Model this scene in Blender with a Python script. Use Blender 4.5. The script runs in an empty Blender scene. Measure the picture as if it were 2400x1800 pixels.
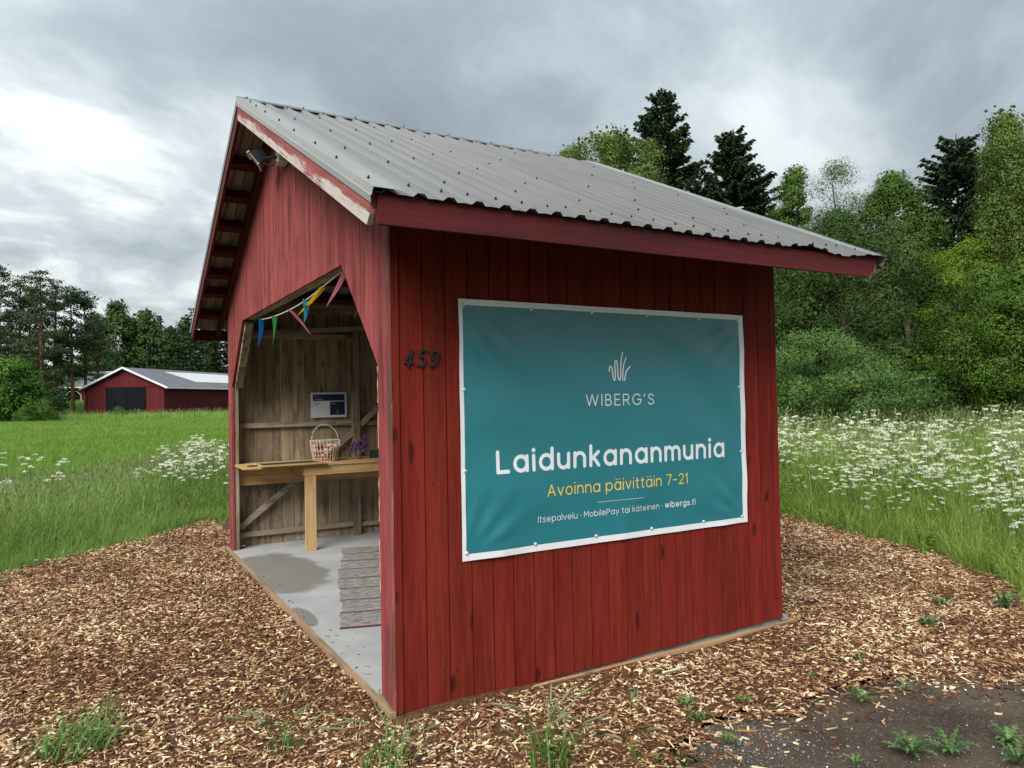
import bpy, math, random
import numpy as np
from mathutils import Vector, Matrix

rng = np.random.default_rng(459)
random.seed(459)
scene = bpy.context.scene
COL = scene.collection

# ------------------------------------------------------------------ camera
CAM = np.array([-1.3801, -3.6429, 1.6])
def cam_axes(yaw, pitch, roll):
    y, p, r = [math.radians(a) for a in (yaw, pitch, roll)]
    fwd = np.array([math.cos(p)*math.cos(y), math.cos(p)*math.sin(y), math.sin(p)])
    right = np.array([math.sin(y), -math.cos(y), 0.0]); up = np.cross(right, fwd)
    return right*math.cos(r)+up*math.sin(r), -right*math.sin(r)+up*math.cos(r), fwd
cr_, cu_, cf_ = cam_axes(59.8768, 1.2799, -1.0334)
cam_data = bpy.data.cameras.new('camera')
cam = bpy.data.objects.new('camera', cam_data); COL.objects.link(cam)
cam.matrix_world = Matrix(((cr_[0], cu_[0], -cf_[0], CAM[0]), (cr_[1], cu_[1], -cf_[1], CAM[1]), (cr_[2], cu_[2], -cf_[2], CAM[2]), (0, 0, 0, 1)))
cam_data.sensor_width = 36.0
cam_data.lens = 1715.42*36.0/2400.0
cam_data.clip_start = 0.05; cam_data.clip_end = 2000
scene.camera = cam

# ------------------------------------------------------------------ node helper
class G:
    def __init__(s, idblock):
        idblock.use_nodes = True
        s.nt = idblock.node_tree; s.nt.nodes.clear()
    def n(s, typ, ins=None, **props):
        nd = s.nt.nodes.new(typ)
        for k, v in props.items(): setattr(nd, k, v)
        for k, v in (ins or {}).items(): s.set(nd.inputs[k], v)
        return nd
    def set(s, sock, v):
        if isinstance(v, bpy.types.NodeSocket): s.nt.links.new(v, sock)
        elif isinstance(v, bpy.types.Node): s.nt.links.new(v.outputs[0], sock)
        else:
            if sock.type == 'RGBA' and len(v) == 3: v = (*v, 1.0)
            sock.default_value = v
    def m(s, op, a, b=None, c=None, clamp=False):
        nd = s.n('ShaderNodeMath', operation=op, use_clamp=clamp); s.set(nd.inputs[0], a)
        if b is not None: s.set(nd.inputs[1], b)
        if c is not None: s.set(nd.inputs[2], c)
        return nd.outputs[0]
    def v(s, op, a, b=None, scale=None):
        nd = s.n('ShaderNodeVectorMath', operation=op); s.set(nd.inputs[0], a)
        if b is not None: s.set(nd.inputs[1], b)
        if scale is not None: s.set(nd.inputs['Scale'], scale)
        return nd.outputs['Value'] if op in ('DOT_PRODUCT', 'LENGTH', 'DISTANCE') else nd.outputs[0]
    def mix(s, fac, a, b, blend='MIX'):
        nd = s.n('ShaderNodeMix', data_type='RGBA', blend_type=blend)
        s.set(nd.inputs[0], fac); s.set(nd.inputs[6], a); s.set(nd.inputs[7], b)
        return nd.outputs[2]
    def step(s, x, lo, hi):
        nd = s.n('ShaderNodeMapRange', interpolation_type='SMOOTHSTEP')
        s.set(nd.inputs[0], x); s.set(nd.inputs[1], lo); s.set(nd.inputs[2], hi)
        return nd.outputs[0]
    def noise(s, vec, scale, detail=4, rough=.55, dist=0.0):
        return s.n('ShaderNodeTexNoise', {'Vector': vec, 'Scale': scale, 'Detail': detail, 'Roughness': rough, 'Distortion': dist}).outputs[0]
    def ramp(s, fac, stops):
        nd = s.n('ShaderNodeValToRGB', {'Fac': fac}); el = nd.color_ramp.elements
        while len(el) < len(stops): el.new(0.5)
        for e, (p, c) in zip(el, stops): e.position = p; e.color = (*c, 1.0)
        return nd.outputs[0]
    def bump(s, h, strength=.3, dist=.01):
        return s.n('ShaderNodeBump', {'Height': h, 'Strength': strength, 'Distance': dist}).outputs[0]
    def out(s, surf):
        nd = s.n('ShaderNodeOutputMaterial'); s.set(nd.inputs[0], surf)

# ------------------------------------------------------------------ sky, sun, exposure
SUN_YAW, SUN_EL = math.radians(216), math.radians(42)
sun_dir = Vector((math.cos(SUN_EL)*math.cos(SUN_YAW), math.cos(SUN_EL)*math.sin(SUN_YAW), math.sin(SUN_EL)))
world = bpy.data.worlds.new('World'); scene.world = world
g = G(world)
SKX, SKY = 127.0, 173.6   # which part of the cloud field drifts overhead
tc = g.n('ShaderNodeTexCoord').outputs['Generated']
sky = g.n('ShaderNodeTexSky', sky_type='NISHITA', sun_disc=False, sun_elevation=SUN_EL, sun_rotation=math.pi/2-SUN_YAW)
sep = g.n('ShaderNodeSeparateXYZ', {0: tc})
zz = g.m('ADD', g.m('MAXIMUM', sep.outputs[2], 0.0), 0.34)
uv = g.n('ShaderNodeCombineXYZ', {0: g.m('DIVIDE', sep.outputs[0], zz), 1: g.m('DIVIDE', sep.outputs[1], zz), 2: 3.7}).outputs[0]
warp = g.v('ADD', uv, g.v('SCALE', g.n('ShaderNodeTexNoise', {'Vector': uv, 'Scale': 1.3, 'Detail': 4}).outputs['Color'], scale=.45))
n1 = g.noise(g.v('ADD', warp, (SKX, SKY, 0)), 1.75, 8, .56, .25)
n2 = g.noise(g.v('ADD', uv, (SKX+11.3, SKY+4.2, 0)), .62, 3, .5, .2)
thick = g.m('ADD', g.m('MULTIPLY', n1, .62), g.m('MULTIPLY', n2, .38))
glow_d = Vector((math.cos(math.radians(17))*math.cos(math.radians(103)), math.cos(math.radians(17))*math.sin(math.radians(103)), math.sin(math.radians(17))))
dotg = g.m('MAXIMUM', g.v('DOT_PRODUCT', tc, tuple(glow_d)), 0.0)
glow = g.m('POWER', dotg, 14.0)
hz = g.m('SUBTRACT', 1.0, g.m('MAXIMUM', sep.outputs[2], 0.0))
light = g.m('ADD', g.m('ADD', g.m('MULTIPLY', g.step(thick, .67, .38), .84), g.m('MULTIPLY', glow, .58)), g.m('MULTIPLY', g.m('POWER', hz, 6.0), .10))
cloudc = g.ramp(light, [(0.0, (.104, .126, .149)), (.28, (.142, .169, .193)), (.54, (.190, .221, .243)), (.80, (.285, .317, .331)), (1.0, (.45, .475, .48))])
# an overcast sky is brighter overhead than near the horizon
dome = g.m('ADD', .86, g.m('MULTIPLY', g.m('MAXIMUM', sep.outputs[2], 0.0), 1.35))
clouds = g.n('ShaderNodeBackground', {'Color': cloudc, 'Strength': dome})
blue = g.n('ShaderNodeBackground', {'Color': sky, 'Strength': .06})
gap = g.step(g.m('ADD', n2, g.m('MULTIPLY', n1, .5)), .66, .54)
cover = g.m('SUBTRACT', 1.0, g.m('MULTIPLY', gap, .5))
mixs = g.n('ShaderNodeMixShader', {0: cover, 1: blue.outputs[0], 2: clouds.outputs[0]})
wo = g.n('ShaderNodeOutputWorld'); g.set(wo.inputs[0], mixs)

sun_data = bpy.data.lights.new('sun', 'SUN'); sun_data.energy = 2.5; sun_data.angle = math.radians(40); sun_data.color = (1.0, .95, .88)
sun = bpy.data.objects.new('sun', sun_data); COL.objects.link(sun)
sun.rotation_euler = (-sun_dir).to_track_quat('-Z', 'Y').to_euler()
sun.location = (-12, -9, 14)

vs = scene.view_settings
vs.view_transform = 'Standard'; vs.look = 'None'; vs.gamma = 1.0; vs.use_curve_mapping = False; vs.exposure = 1.03
scene.render.engine = 'CYCLES'
cy = scene.cycles
cy.max_bounces = 6; cy.diffuse_bounces = 4; cy.glossy_bounces = 2; cy.transmission_bounces = 6; cy.transparent_max_bounces = 8
cy.use_denoising = True
try: cy.denoiser = 'OPENIMAGEDENOISE'
except Exception: pass
cy.caustics_reflective = False; cy.caustics_refractive = False
cy.sample_clamp_indirect = 6.0

# ------------------------------------------------------------------ mesh helpers
def np_mesh(name, V, F, mat=None, tint=None, smooth=False, mats=None, mi=None):
    """V (n,3) floats, F list of equal-length faces as (m,k) array or a list of tuples"""
    me = bpy.data.meshes.new(name)
    V = np.asarray(V, dtype=np.float32)
    if isinstance(F, np.ndarray):
        m, k = F.shape
        me.vertices.add(len(V)); me.vertices.foreach_set('co', V.ravel())
        me.loops.add(m*k); me.loops.foreach_set('vertex_index', F.astype(np.int32).ravel())
        me.polygons.add(m); me.polygons.foreach_set('loop_start', np.arange(0, m*k, k, dtype=np.int32))
        me.update(calc_edges=True)
    else:
        me.from_pydata([tuple(v) for v in V.tolist()], [], F)
    if tint is not None:
        a = me.attributes.new('tint', 'FLOAT', 'POINT'); a.data.foreach_set('value', np.asarray(tint, dtype=np.float32))
    if mats:
        for q in mats: me.materials.append(q)
        if mi is not None: me.polygons.foreach_set('material_index', np.asarray(mi, dtype=np.int32))
    elif mat: me.materials.append(mat)
    if smooth: me.polygons.foreach_set('use_smooth', np.ones(len(me.polygons), dtype=bool))
    me.update()
    return me

def link(name, data, parent=None, loc=None):
    o = bpy.data.objects.new(name, data); COL.objects.link(o)
    if loc is not None: o.location = loc
    if parent is not None: o.parent = parent
    return o

def tag(o, label=None, cat=None, group=None, kind=None):
    if label: o['label'] = label
    if cat: o['category'] = cat
    if group: o['group'] = group
    if kind: o['kind'] = kind
    return o

def thing(name, label, cat, loc=(0, 0, 0), group=None, rz=0):
    o = link(name, None, None, loc); o.rotation_euler = (0, 0, rz); o.empty_display_size = .1
    return tag(o, label, cat, group)

BOXF = [(0, 3, 2, 1), (4, 5, 6, 7), (0, 1, 5, 4), (1, 2, 6, 5), (2, 3, 7, 6), (3, 0, 4, 7)]
class MB:
    """collects shapes for one mesh"""
    def __init__(s): s.V = []; s.F = []
    def add(s, V, F):
        b = len(s.V); s.V += [tuple(map(float, v)) for v in V]; s.F += [tuple(int(i)+b for i in f) for f in F]; return s
    def box(s, lo, hi):
        (a, b, c), (d, e, f) = lo, hi
        return s.add([(a, b, c), (d, b, c), (d, e, c), (a, e, c), (a, b, f), (d, b, f), (d, e, f), (a, e, f)], BOXF)
    def beam(s, p, q, w, h, up=(0, 0, 1)):
        """box from p to q, w across, h along up; p,q are on the centre line"""
        p, q = Vector(p), Vector(q); d = (q-p).normalized(); u = Vector(up); sde = d.cross(u).normalized(); u = sde.cross(d).normalized()
        P = []
        for c in (p, q):
            for i, j in ((-1, -1), (1, -1), (1, 1), (-1, 1)): P.append(c+sde*(i*w/2)+u*(j*h/2))
        return s.add(P, BOXF)
    def tube(s, pts, rad, n=8, cap=True):
        pts = [Vector(p) for p in pts]; m = len(pts)
        if not hasattr(rad, '__len__'): rad = [rad]*m
        ref = Vector((0, 0, 1)); rings = []; b = len(s.V)
        for i, p in enumerate(pts):
            t = (pts[min(i+1, m-1)]-pts[max(i-1, 0)])
            t = t.normalized() if t.length > 1e-9 else Vector((0, 0, 1))
            a = t.cross(ref if abs(t.z) < .95 else Vector((1, 0, 0))).normalized(); c = t.cross(a)
            for k in range(n):
                th = 2*math.pi*k/n; s.V.append(tuple(p+(a*math.cos(th)+c*math.sin(th))*rad[i]))
        for i in range(m-1):
            for k in range(n): s.F.append((b+i*n+k, b+i*n+(k+1) % n, b+(i+1)*n+(k+1) % n, b+(i+1)*n+k))
        if cap:
            s.F.append(tuple(b+k for k in range(n))[::-1]); s.F.append(tuple(b+(m-1)*n+k for k in range(n)))
        return s
    def lathe(s, prof, c=(0, 0, 0), n=20):
        b = len(s.V)
        for r, z in prof:
            for k in range(n):
                th = 2*math.pi*k/n; s.V.append((c[0]+r*math.cos(th), c[1]+r*math.sin(th), c[2]+z))
        for i in range(len(prof)-1):
            for k in range(n): s.F.append((b+i*n+k, b+i*n+(k+1) % n, b+(i+1)*n+(k+1) % n, b+(i+1)*n+k))
        return s
    def prism(s, poly, axis, a0, a1):
        """poly: 2-D points in the other two axes (order kept), extruded along axis from a0 to a1"""
        n = len(poly); V = []
        for a in (a0, a1):
            for p, q in poly: V.append({'x': (a, p, q), 'y': (p, a, q), 'z': (p, q, a)}[axis])
        F = [tuple(range(n))[::-1], tuple(range(n, 2*n))]+[(i, (i+1) % n, n+(i+1) % n, n+i) for i in range(n)]
        return s.add(V, F)
    def build(s, name, mat, parent=None, smooth=False, loc=None):
        me = np_mesh(name, np.array(s.V), s.F, mat, smooth=smooth)
        return link(name, me, parent, loc)
    def mesh(s, name, mat, smooth=False): return np_mesh(name, np.array(s.V), s.F, mat, smooth=smooth)

def fix_normals(o):
    import bmesh
    bm = bmesh.new(); bm.from_mesh(o.data); bmesh.ops.recalc_face_normals(bm, faces=bm.faces); bm.to_mesh(o.data); bm.free()

# ------------------------------------------------------------------ materials
def wood(name, light, dark, stain=(.02, .015, .012), stain_amt=.25, axis=2, knots=.5, vary=.22, rough=.8, wear=None, wear_amt=0.0, grain=1.0, spec=.25, slope=0, bare_below=None):
    mt = bpy.data.materials.new(name); g = G(mt)
    pos = g.n('ShaderNodeNewGeometry').outputs['Position']
    rnd = g.n('ShaderNodeObjectInfo').outputs['Random']
    off = g.n('ShaderNodeCombineXYZ', {0: g.m('MULTIPLY', rnd, 31.7), 1: g.m('MULTIPLY', rnd, 57.3), 2: g.m('MULTIPLY', rnd, 83.1)}).outputs[0]
    if slope:
        sp0 = g.n('ShaderNodeSeparateXYZ', {0: pos}); ca, sa = math.cos(.4574), math.sin(.4574)*slope
        perp = g.m('SUBTRACT', g.m('MULTIPLY', sp0.outputs[2], ca), g.m('MULTIPLY', sp0.outputs[1], sa))
        pos = g.n('ShaderNodeCombineXYZ', {0: sp0.outputs[0], 1: g.m('ADD', g.m('MULTIPLY', sp0.outputs[1], ca), g.m('MULTIPLY', sp0.outputs[2], sa)), 2: perp}).outputs[0]
    p = g.v('ADD', pos, off)
    sc = [26.0]*3; sc[axis] = 1.6
    ps = g.v('MULTIPLY', p, tuple(sc))
    gr = g.noise(ps, 1.6*grain, 6, .62, .35)
    sc2 = [9.0]*3; sc2[axis] = .7
    broad = g.noise(g.v('MULTIPLY', p, tuple(sc2)), 1.0, 3, .5)
    mott = g.noise(p, 2.3, 4, .6)
    val = g.m('ADD', g.m('MULTIPLY', gr, .55), g.m('MULTIPLY', broad, .45))
    colr = g.mix(g.step(val, .37, .63), dark, light)
    # board to board difference
    hs = g.n('ShaderNodeHueSaturation', {'Hue': g.m('ADD', .5, g.m('MULTIPLY', g.m('SUBTRACT', g.m('FRACT', g.m('MULTIPLY', rnd, 7.7)), .5), .006)), 'Value': g.m('ADD', 1-vary/2, g.m('MULTIPLY', rnd, vary)), 'Color': colr})
    colr = hs.outputs[0]
    # weather stains that run with the grain
    sc3 = [14.0]*3; sc3[axis] = .9
    st = g.noise(g.v('MULTIPLY', g.v('ADD', p, (3.1, 7.7, 1.9)), tuple(sc3)), 1.0, 5, .7)
    stm = g.m('MULTIPLY', g.step(g.m('ADD', st, g.m('MULTIPLY', g.m('SUBTRACT', mott, .5), .6)), .50, .66), stain_amt, clamp=True)
    colr = g.mix(stm, colr, stain)
    if wear:
        wr = g.noise(g.v('MULTIPLY', g.v('ADD', p, (8.1, 2.7, 5.5)), tuple(sc)), 1.1, 7, .75)
        if bare_below is not None: wr = g.m('ADD', wr, g.m('MULTIPLY', g.step(perp, bare_below+.03, bare_below-.03), .28))
        wm = g.m('MULTIPLY', g.step(g.m('ADD', g.m('MULTIPLY', wr, .7), g.m('MULTIPLY', mott, .3)), .62-wear_amt*.25, .70-wear_amt*.2), 1.0, clamp=True)
        colr = g.mix(wm, colr, wear)
    if knots:
        kc = [8.0]*3; kc[axis] = 2.6
        vo = g.n('ShaderNodeTexVoronoi', {'Vector': g.v('ADD', g.v('MULTIPLY', p, tuple(kc)), g.v('SCALE', g.n('ShaderNodeTexNoise', {'Vector': p, 'Scale': 9.0}).outputs['Color'], scale=.35)), 'Scale': 1.0})
        keep = g.m('GREATER_THAN', g.n('ShaderNodeSeparateColor', {0: vo.outputs['Color']}).outputs[0], .62)
        km = g.m('MULTIPLY', g.m('MULTIPLY', g.step(vo.outputs['Distance'], .20, .09), keep), knots)
        colr = g.mix(km, colr, g.mix(.75, colr, stain))
    bs = g.n('ShaderNodeBsdfPrincipled', {'Base Color': colr, 'Roughness': rough, 'Specular IOR Level': spec, 'Normal': g.bump(g.m('ADD', gr, g.m('MULTIPLY', st, .4)), .6, .004)})
    g.out(bs)
    return mt

def plain(name, col, rough=.6, metal=0.0, noise_amt=.12, scale=20.0, spec=.4, bump=0.0, detail=4):
    mt = bpy.data.materials.new(name); g = G(mt)
    pos = g.n('ShaderNodeNewGeometry').outputs['Position']
    nz = g.noise(pos, scale, detail, .6)
    c = g.mix(g.step(nz, .3, .7), tuple(x*(1-noise_amt) for x in col), tuple(min(1, x*(1+noise_amt)) for x in col))
    ins = {'Base Color': c, 'Roughness': rough, 'Metallic': metal, 'Specular IOR Level': spec}
    if bump: ins['Normal'] = g.bump(nz, bump, .004)
    g.out(g.n('ShaderNodeBsdfPrincipled', ins))
    return mt

def leafy(name, dark, light, trans=.3, rough=.55, scale=.55, tint=True, spec=.3, vary=.25):
    mt = bpy.data.materials.new(name); g = G(mt)
    pos = g.n('ShaderNodeNewGeometry').outputs['Position']
    rnd = g.n('ShaderNodeObjectInfo').outputs['Random']
    nz = g.noise(pos, scale, 3, .6)
    f = g.m('ADD', g.m('MULTIPLY', nz, .5), g.m('MULTIPLY', rnd, vary))
    if tint: f = g.m('ADD', f, g.m('MULTIPLY', g.n('ShaderNodeAttribute', attribute_name='tint').outputs['Fac'], .45))
    c = g.mix(g.step(f, .22, .85), dark, light)
    b = g.n('ShaderNodeBsdfPrincipled', {'Base Color': c, 'Roughness': rough, 'Specular IOR Level': spec})
    t = g.n('ShaderNodeBsdfTranslucent', {'Color': g.mix(.4, c, light)})
    g.out(g.n('ShaderNodeMixShader', {0: trans, 1: b.outputs[0], 2: t.outputs[0]}))
    return mt

RED_SIDE = dict(spec=.10, light=(.200, .024, .015), dark=(.130, .014, .010), stain=(.022, .007, .007), stain_amt=.10, knots=.95, vary=.13, rough=.72, wear=(.30, .10, .09), wear_amt=-.12)
M = {}
M['red'] = wood('red_paint', **RED_SIDE)
M['red_x'] = wood('red_paint_horizontal', axis=0, **RED_SIDE)
M['red_faded'] = wood('faded_red_paint', (.325, .080, .078), (.200, .038, .039), spec=.12, stain=(.035, .016, .018), stain_amt=.55, knots=.6, vary=.18, rough=.85, wear=(.45, .27, .25), wear_amt=-.02, grain=1.3)
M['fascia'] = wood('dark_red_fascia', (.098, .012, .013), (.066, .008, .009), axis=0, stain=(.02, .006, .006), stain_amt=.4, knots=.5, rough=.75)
M['red_dark'] = wood('shaded_red_purlin', (.085, .012, .012), (.055, .008, .008), axis=0, stain_amt=.4, knots=.3)  # darker red copy, shade under the overhang put into the purlin colour
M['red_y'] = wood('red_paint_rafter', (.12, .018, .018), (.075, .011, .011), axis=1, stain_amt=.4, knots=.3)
M['peeled'] = wood('peeling_paint', (.33, .095, .09), (.22, .05, .05), axis=1, stain_amt=.3, knots=.4, wear=(.47, .42, .40), wear_amt=.08, grain=1.2, slope=1, bare_below=math.cos(.4574)*(4.09-.4922*2.5702)-.088)
M['corner'] = wood('worn_corner_paint', (.30, .060, .060), (.19, .030, .032), stain_amt=.5, knots=.3, wear=(.27, .17, .13), wear_amt=.10)
M['corner_bare'] = wood('bare_corner_wood', (.26, .075, .065), (.15, .035, .032), stain=(.07, .045, .03), stain_amt=.8, knots=.2, wear=(.24, .165, .115), wear_amt=.42)
M['grey'] = wood('weathered_wood', (.370, .295, .205), (.235, .182, .122), stain=(.045, .036, .028), stain_amt=.55, knots=.8, vary=.34, rough=.85, grain=.9)
M['grey_x'] = wood('weathered_rail', (.420, .350, .265), (.280, .228, .170), axis=0, stain=(.05, .04, .03), stain_amt=.5, knots=.5, vary=.25, rough=.85)
M['grey_y'] = wood('weathered_beam', (.380, .315, .235), (.225, .182, .135), axis=1, stain=(.03, .025, .02), stain_amt=.7, knots=.5, vary=.25, rough=.85)
M['pine_x'] = wood('fresh_pine', (.560, .370, .180), (.440, .270, .115), axis=0, stain=(.22, .11, .045), stain_amt=.3, knots=.8, vary=.12, rough=.6)
M['pine_z'] = wood('fresh_pine_leg', (.540, .370, .190), (.430, .275, .130), axis=2, stain=(.20, .11, .05), stain_amt=.3, knots=.6, vary=.1, rough=.6)
M['edging_y'] = wood('edging_wood', (.40, .27, .165), (.27, .18, .11), axis=1, stain=(.10, .085, .07), stain_amt=.6, knots=.3, rough=.85)
M['edging_x'] = wood('edging_wood_long', (.42, .26, .13), (.29, .17, .085), axis=0, stain=(.12, .08, .05), stain_amt=.5, knots=.3, rough=.85)
M['raw'] = plain('raw_split_wood', (.66, .42, .24), .8, noise_amt=.2, scale=60)
M['black'] = plain('black_metal', (.02, .02, .022), .5, .3)
M['digit'] = plain('dark_cast_metal', (.035, .037, .043), .5, .6, noise_amt=.25, scale=60, bump=.3)
M['white_wire'] = plain('white_coated_wire', (.72, .70, .64), .4)
M['steel'] = plain('zinc_screw', (.55, .56, .56), .35, .9)
M['eyelet'] = plain('eyelet_washer', (.62, .64, .63), .4, .5)
M['white_plastic'] = plain('white_plastic', (.62, .63, .61), .45)
M['grey_plastic'] = plain('grey_plastic', (.32, .33, .34), .5)
M['dark_plastic'] = plain('dark_plastic', (.028, .032, .042), .35)
M['lamp_face'] = plain('lamp_face', (.42, .43, .36), .2, spec=.6)
M['cord_white'] = plain('white_cord', (.62, .61, .58), .5)

def make_metal(name, base, metal, rough, stains=.3):
    mt = bpy.data.materials.new(name); g = G(mt)
    pos = g.n('ShaderNodeNewGeometry').outputs['Position']
    n1 = g.noise(g.v('MULTIPLY', pos, (3.0, .8, .8)), 1.3, 5, .6)
    n2 = g.noise(g.v('MULTIPLY', pos, (40.0, 1.2, 1.2)), 1.0, 4, .6)
    n3 = g.noise(pos, 90.0, 3, .6)
    f = g.m('ADD', g.m('MULTIPLY', n1, .6), g.m('MULTIPLY', n2, .4))
    c = g.mix(g.step(f, .35, .65), tuple(b*(1-stains) for b in base), base)
    c = g.mix(g.m('MULTIPLY', g.step(n3, .62, .75), .25), c, (.30, .26, .21))
    r = g.m('ADD', rough-.06, g.m('MULTIPLY', n1, .14))
    g.out(g.n('ShaderNodeBsdfPrincipled', {'Base Color': c, 'Metallic': metal, 'Roughness': r, 'Normal': g.bump(n1, .12, .01)}))
    return mt
M['roof'] = make_metal('aged_galvanised_sheet', (.190, .182, .170), .50, .30, .24)
M['flash'] = make_metal('grey_flashing', (.30, .295, .28), .42, .36, .18)
M['roof_under'] = plain('sheet_underside', (.25, .235, .21), .5, .2, noise_amt=.15, scale=6)

# concrete with a damp patch
def concrete():
    mt = bpy.data.materials.new('concrete'); g = G(mt)
    pos = g.n('ShaderNodeNewGeometry').outputs['Position']
    sp = g.n('ShaderNodeSeparateXYZ', {0: pos})
    n1 = g.noise(pos, 2.2, 6, .6); n2 = g.noise(pos, 60.0, 4, .7); n3 = g.noise(g.v('ADD', pos, (5, 2, 0)), 3.5, 5, .6)
    c = g.mix(g.step(n1, .3, .7), (.275, .288, .292), (.365, .376, .380))
    c = g.mix(g.m('MULTIPLY', g.step(n2, .55, .7), .35), c, (.26, .255, .24))
    ex = g.m('DIVIDE', g.m('SUBTRACT', sp.outputs[0], .20), .44); ey = g.m('DIVIDE', g.m('SUBTRACT', sp.outputs[1], 3.62), .98)
    d = g.m('SQRT', g.m('ADD', g.m('MULTIPLY', ex, ex), g.m('MULTIPLY', ey, ey)))
    ex2 = g.m('DIVIDE', g.m('SUBTRACT', sp.outputs[0], .02), .08); ey2 = g.m('DIVIDE', g.m('SUBTRACT', sp.outputs[1], 1.95), .30)
    d2 = g.m('SQRT', g.m('ADD', g.m('MULTIPLY', ex2, ex2), g.m('MULTIPLY', ey2, ey2)))
    dm = g.m('ADD', g.m('MINIMUM', d, d2), g.m('MULTIPLY', g.m('SUBTRACT', n3, .5), .55))
    wet = g.step(dm, 1.02, .84)
    c = g.mix(g.m('MULTIPLY', wet, .8), c, (.155, .145, .125))
    r = g.m('SUBTRACT', .85, g.m('MULTIPLY', wet, .3))
    g.out(g.n('ShaderNodeBsdfPrincipled', {'Base Color': c, 'Roughness': r, 'Specular IOR Level': .4, 'Normal': g.bump(n2, .25, .003)}))
    return mt
M['concrete'] = concrete()

def ground_mat():
    mt = bpy.data.materials.new('soil_and_grass'); g = G(mt)
    pos = g.n('ShaderNodeNewGeometry').outputs['Position']
    n1 = g.noise(pos, .35, 6, .6); n2 = g.noise(pos, 6.0, 5, .65)
    gr = g.mix(g.step(n2, .3, .7), (.035, .062, .014), (.085, .145, .030))
    so = g.mix(g.step(n2, .3, .7), (.040, .032, .024), (.075, .060, .045))
    c = g.mix(g.step(n1, .30, .42), so, gr)
    g.out(g.n('ShaderNodeBsdfPrincipled', {'Base Color': c, 'Roughness': .95, 'Specular IOR Level': .1, 'Normal': g.bump(n2, .5, .05)}))
    return mt
M['ground'] = ground_mat()

def dirt_mat():
    mt = bpy.data.materials.new('dark_dirt'); g = G(mt)
    pos = g.n('ShaderNodeNewGeometry').outputs['Position']
    n1 = g.noise(pos, 1.7, 6, .65); n2 = g.noise(pos, 38.0, 5, .75); n3 = g.noise(pos, 120.0, 3, .7)
    c = g.mix(g.step(n1, .3, .7), (.046, .034, .026), (.100, .076, .058))
    c = g.mix(g.m('MULTIPLY', g.step(n2, .52, .68), .5), c, (.16, .15, .14))
    c = g.mix(g.m('MULTIPLY', g.step(n3, .60, .68), .7), c, (.30, .285, .265))
    g.out(g.n('ShaderNodeBsdfPrincipled', {'Base Color': c, 'Roughness': .95, 'Specular IOR Level': .05, 'Normal': g.bump(g.m('ADD', n2, g.m('MULTIPLY', n3, .5)), .8, .012)}))
    return mt
M['dirt'] = dirt_mat()
M['chip_bed'] = plain('chip_bed', (.085, .045, .026), .95, noise_amt=.5, scale=45, spec=.1, bump=.8)
M['path'] = plain('gravel_path', (.30, .29, .27), .95, noise_amt=.2, scale=4)

def chip_mat():
    mt = bpy.data.materials.new('wood_chip'); g = G(mt)
    pos = g.n('ShaderNodeNewGeometry').outputs['Position']
    rnd = g.n('ShaderNodeObjectInfo').outputs['Random']
    patch = g.noise(pos, .9, 4, .6)
    f = g.m('ADD', g.m('ADD', g.m('MULTIPLY', rnd, 1.02), .015), g.m('MULTIPLY', g.m('SUBTRACT', patch, .5), .8))
    c = g.ramp(f, [(0.0, (.050, .021, .012)), (.24, (.100, .042, .022)), (.44, (.19, .088, .043)), (.62, (.30, .150, .072)), (.78, (.47, .30, .155)), (.92, (.63, .47, .275)), (1.0, (.76, .64, .43))])
    n = g.noise(pos, 160.0, 3, .6)
    c = g.mix(g.m('MULTIPLY', g.step(n, .5, .75), .35), c, (.13, .065, .035))
    g.out(g.n('ShaderNodeBsdfPrincipled', {'Base Color': c, 'Roughness': .85, 'Specular IOR Level': .2}))
    return mt
M['chip'] = chip_mat()
def pebble_mat():
    mt = bpy.data.materials.new('pebble'); g = G(mt)
    rnd = g.n('ShaderNodeObjectInfo').outputs['Random']
    g.out(g.n('ShaderNodeBsdfPrincipled', {'Base Color': g.ramp(rnd, [(0.0, (.07, .062, .055)), (.5, (.16, .15, .14)), (.8, (.30, .295, .28)), (1.0, (.46, .455, .44))]), 'Roughness': .85, 'Specular IOR Level': .2})); return mt
M['pebble'] = pebble_mat()
M['grass_meadow'] = leafy('meadow_grass_blade', (.075, .155, .018), (.280, .395, .080), .35, .55, .9, spec=.2, vary=.5)
M['broad_weed'] = leafy('broad_weed_leaf', (.055, .145, .022), (.170, .310, .045), .3, .5, 1.5, spec=.25, vary=.4)
M['grass_verge'] = leafy('verge_grass_blade', (.095, .185, .026), (.275, .420, .095), .35, .5, .7, spec=.2, vary=.45)
M['grass_crop'] = leafy('crop_blade', (.100, .200, .018), (.215, .360, .055), .4, .5, .12)
M['grass_near'] = leafy('near_grass_blade', (.070, .160, .025), (.160, .300, .075), .3, .45, 2.0)
M['seed'] = leafy('seed_head', (.15, .185, .085), (.30, .32, .17), .25, .8, 2.0)
M['dry'] = leafy('dry_stem', (.22, .20, .10), (.42, .37, .21), .2, .8, 1.0)
M['umbel'] = plain('white_blossom', (.70, .73, .58), .8, noise_amt=.12, scale=12, spec=.1)
M['stem_green'] = leafy('green_stem', (.055, .115, .024), (.120, .220, .050), .2, .55, .8)
M['weed'] = leafy('weed_leaf', (.060, .125, .038), (.130, .230, .070), .25, .5, 5.0)
M['bark'] = plain('bark', (.115, .095, .075), .9, noise_amt=.45, scale=7, spec=.1, bump=.5)
M['bark_pine'] = plain('pine_bark', (.14, .070, .042), .9, noise_amt=.45, scale=2, spec=.1)
M['bark_birch'] = plain('birch_bark', (.42, .40, .37), .8, noise_amt=.5, scale=5, spec=.1)
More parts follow.
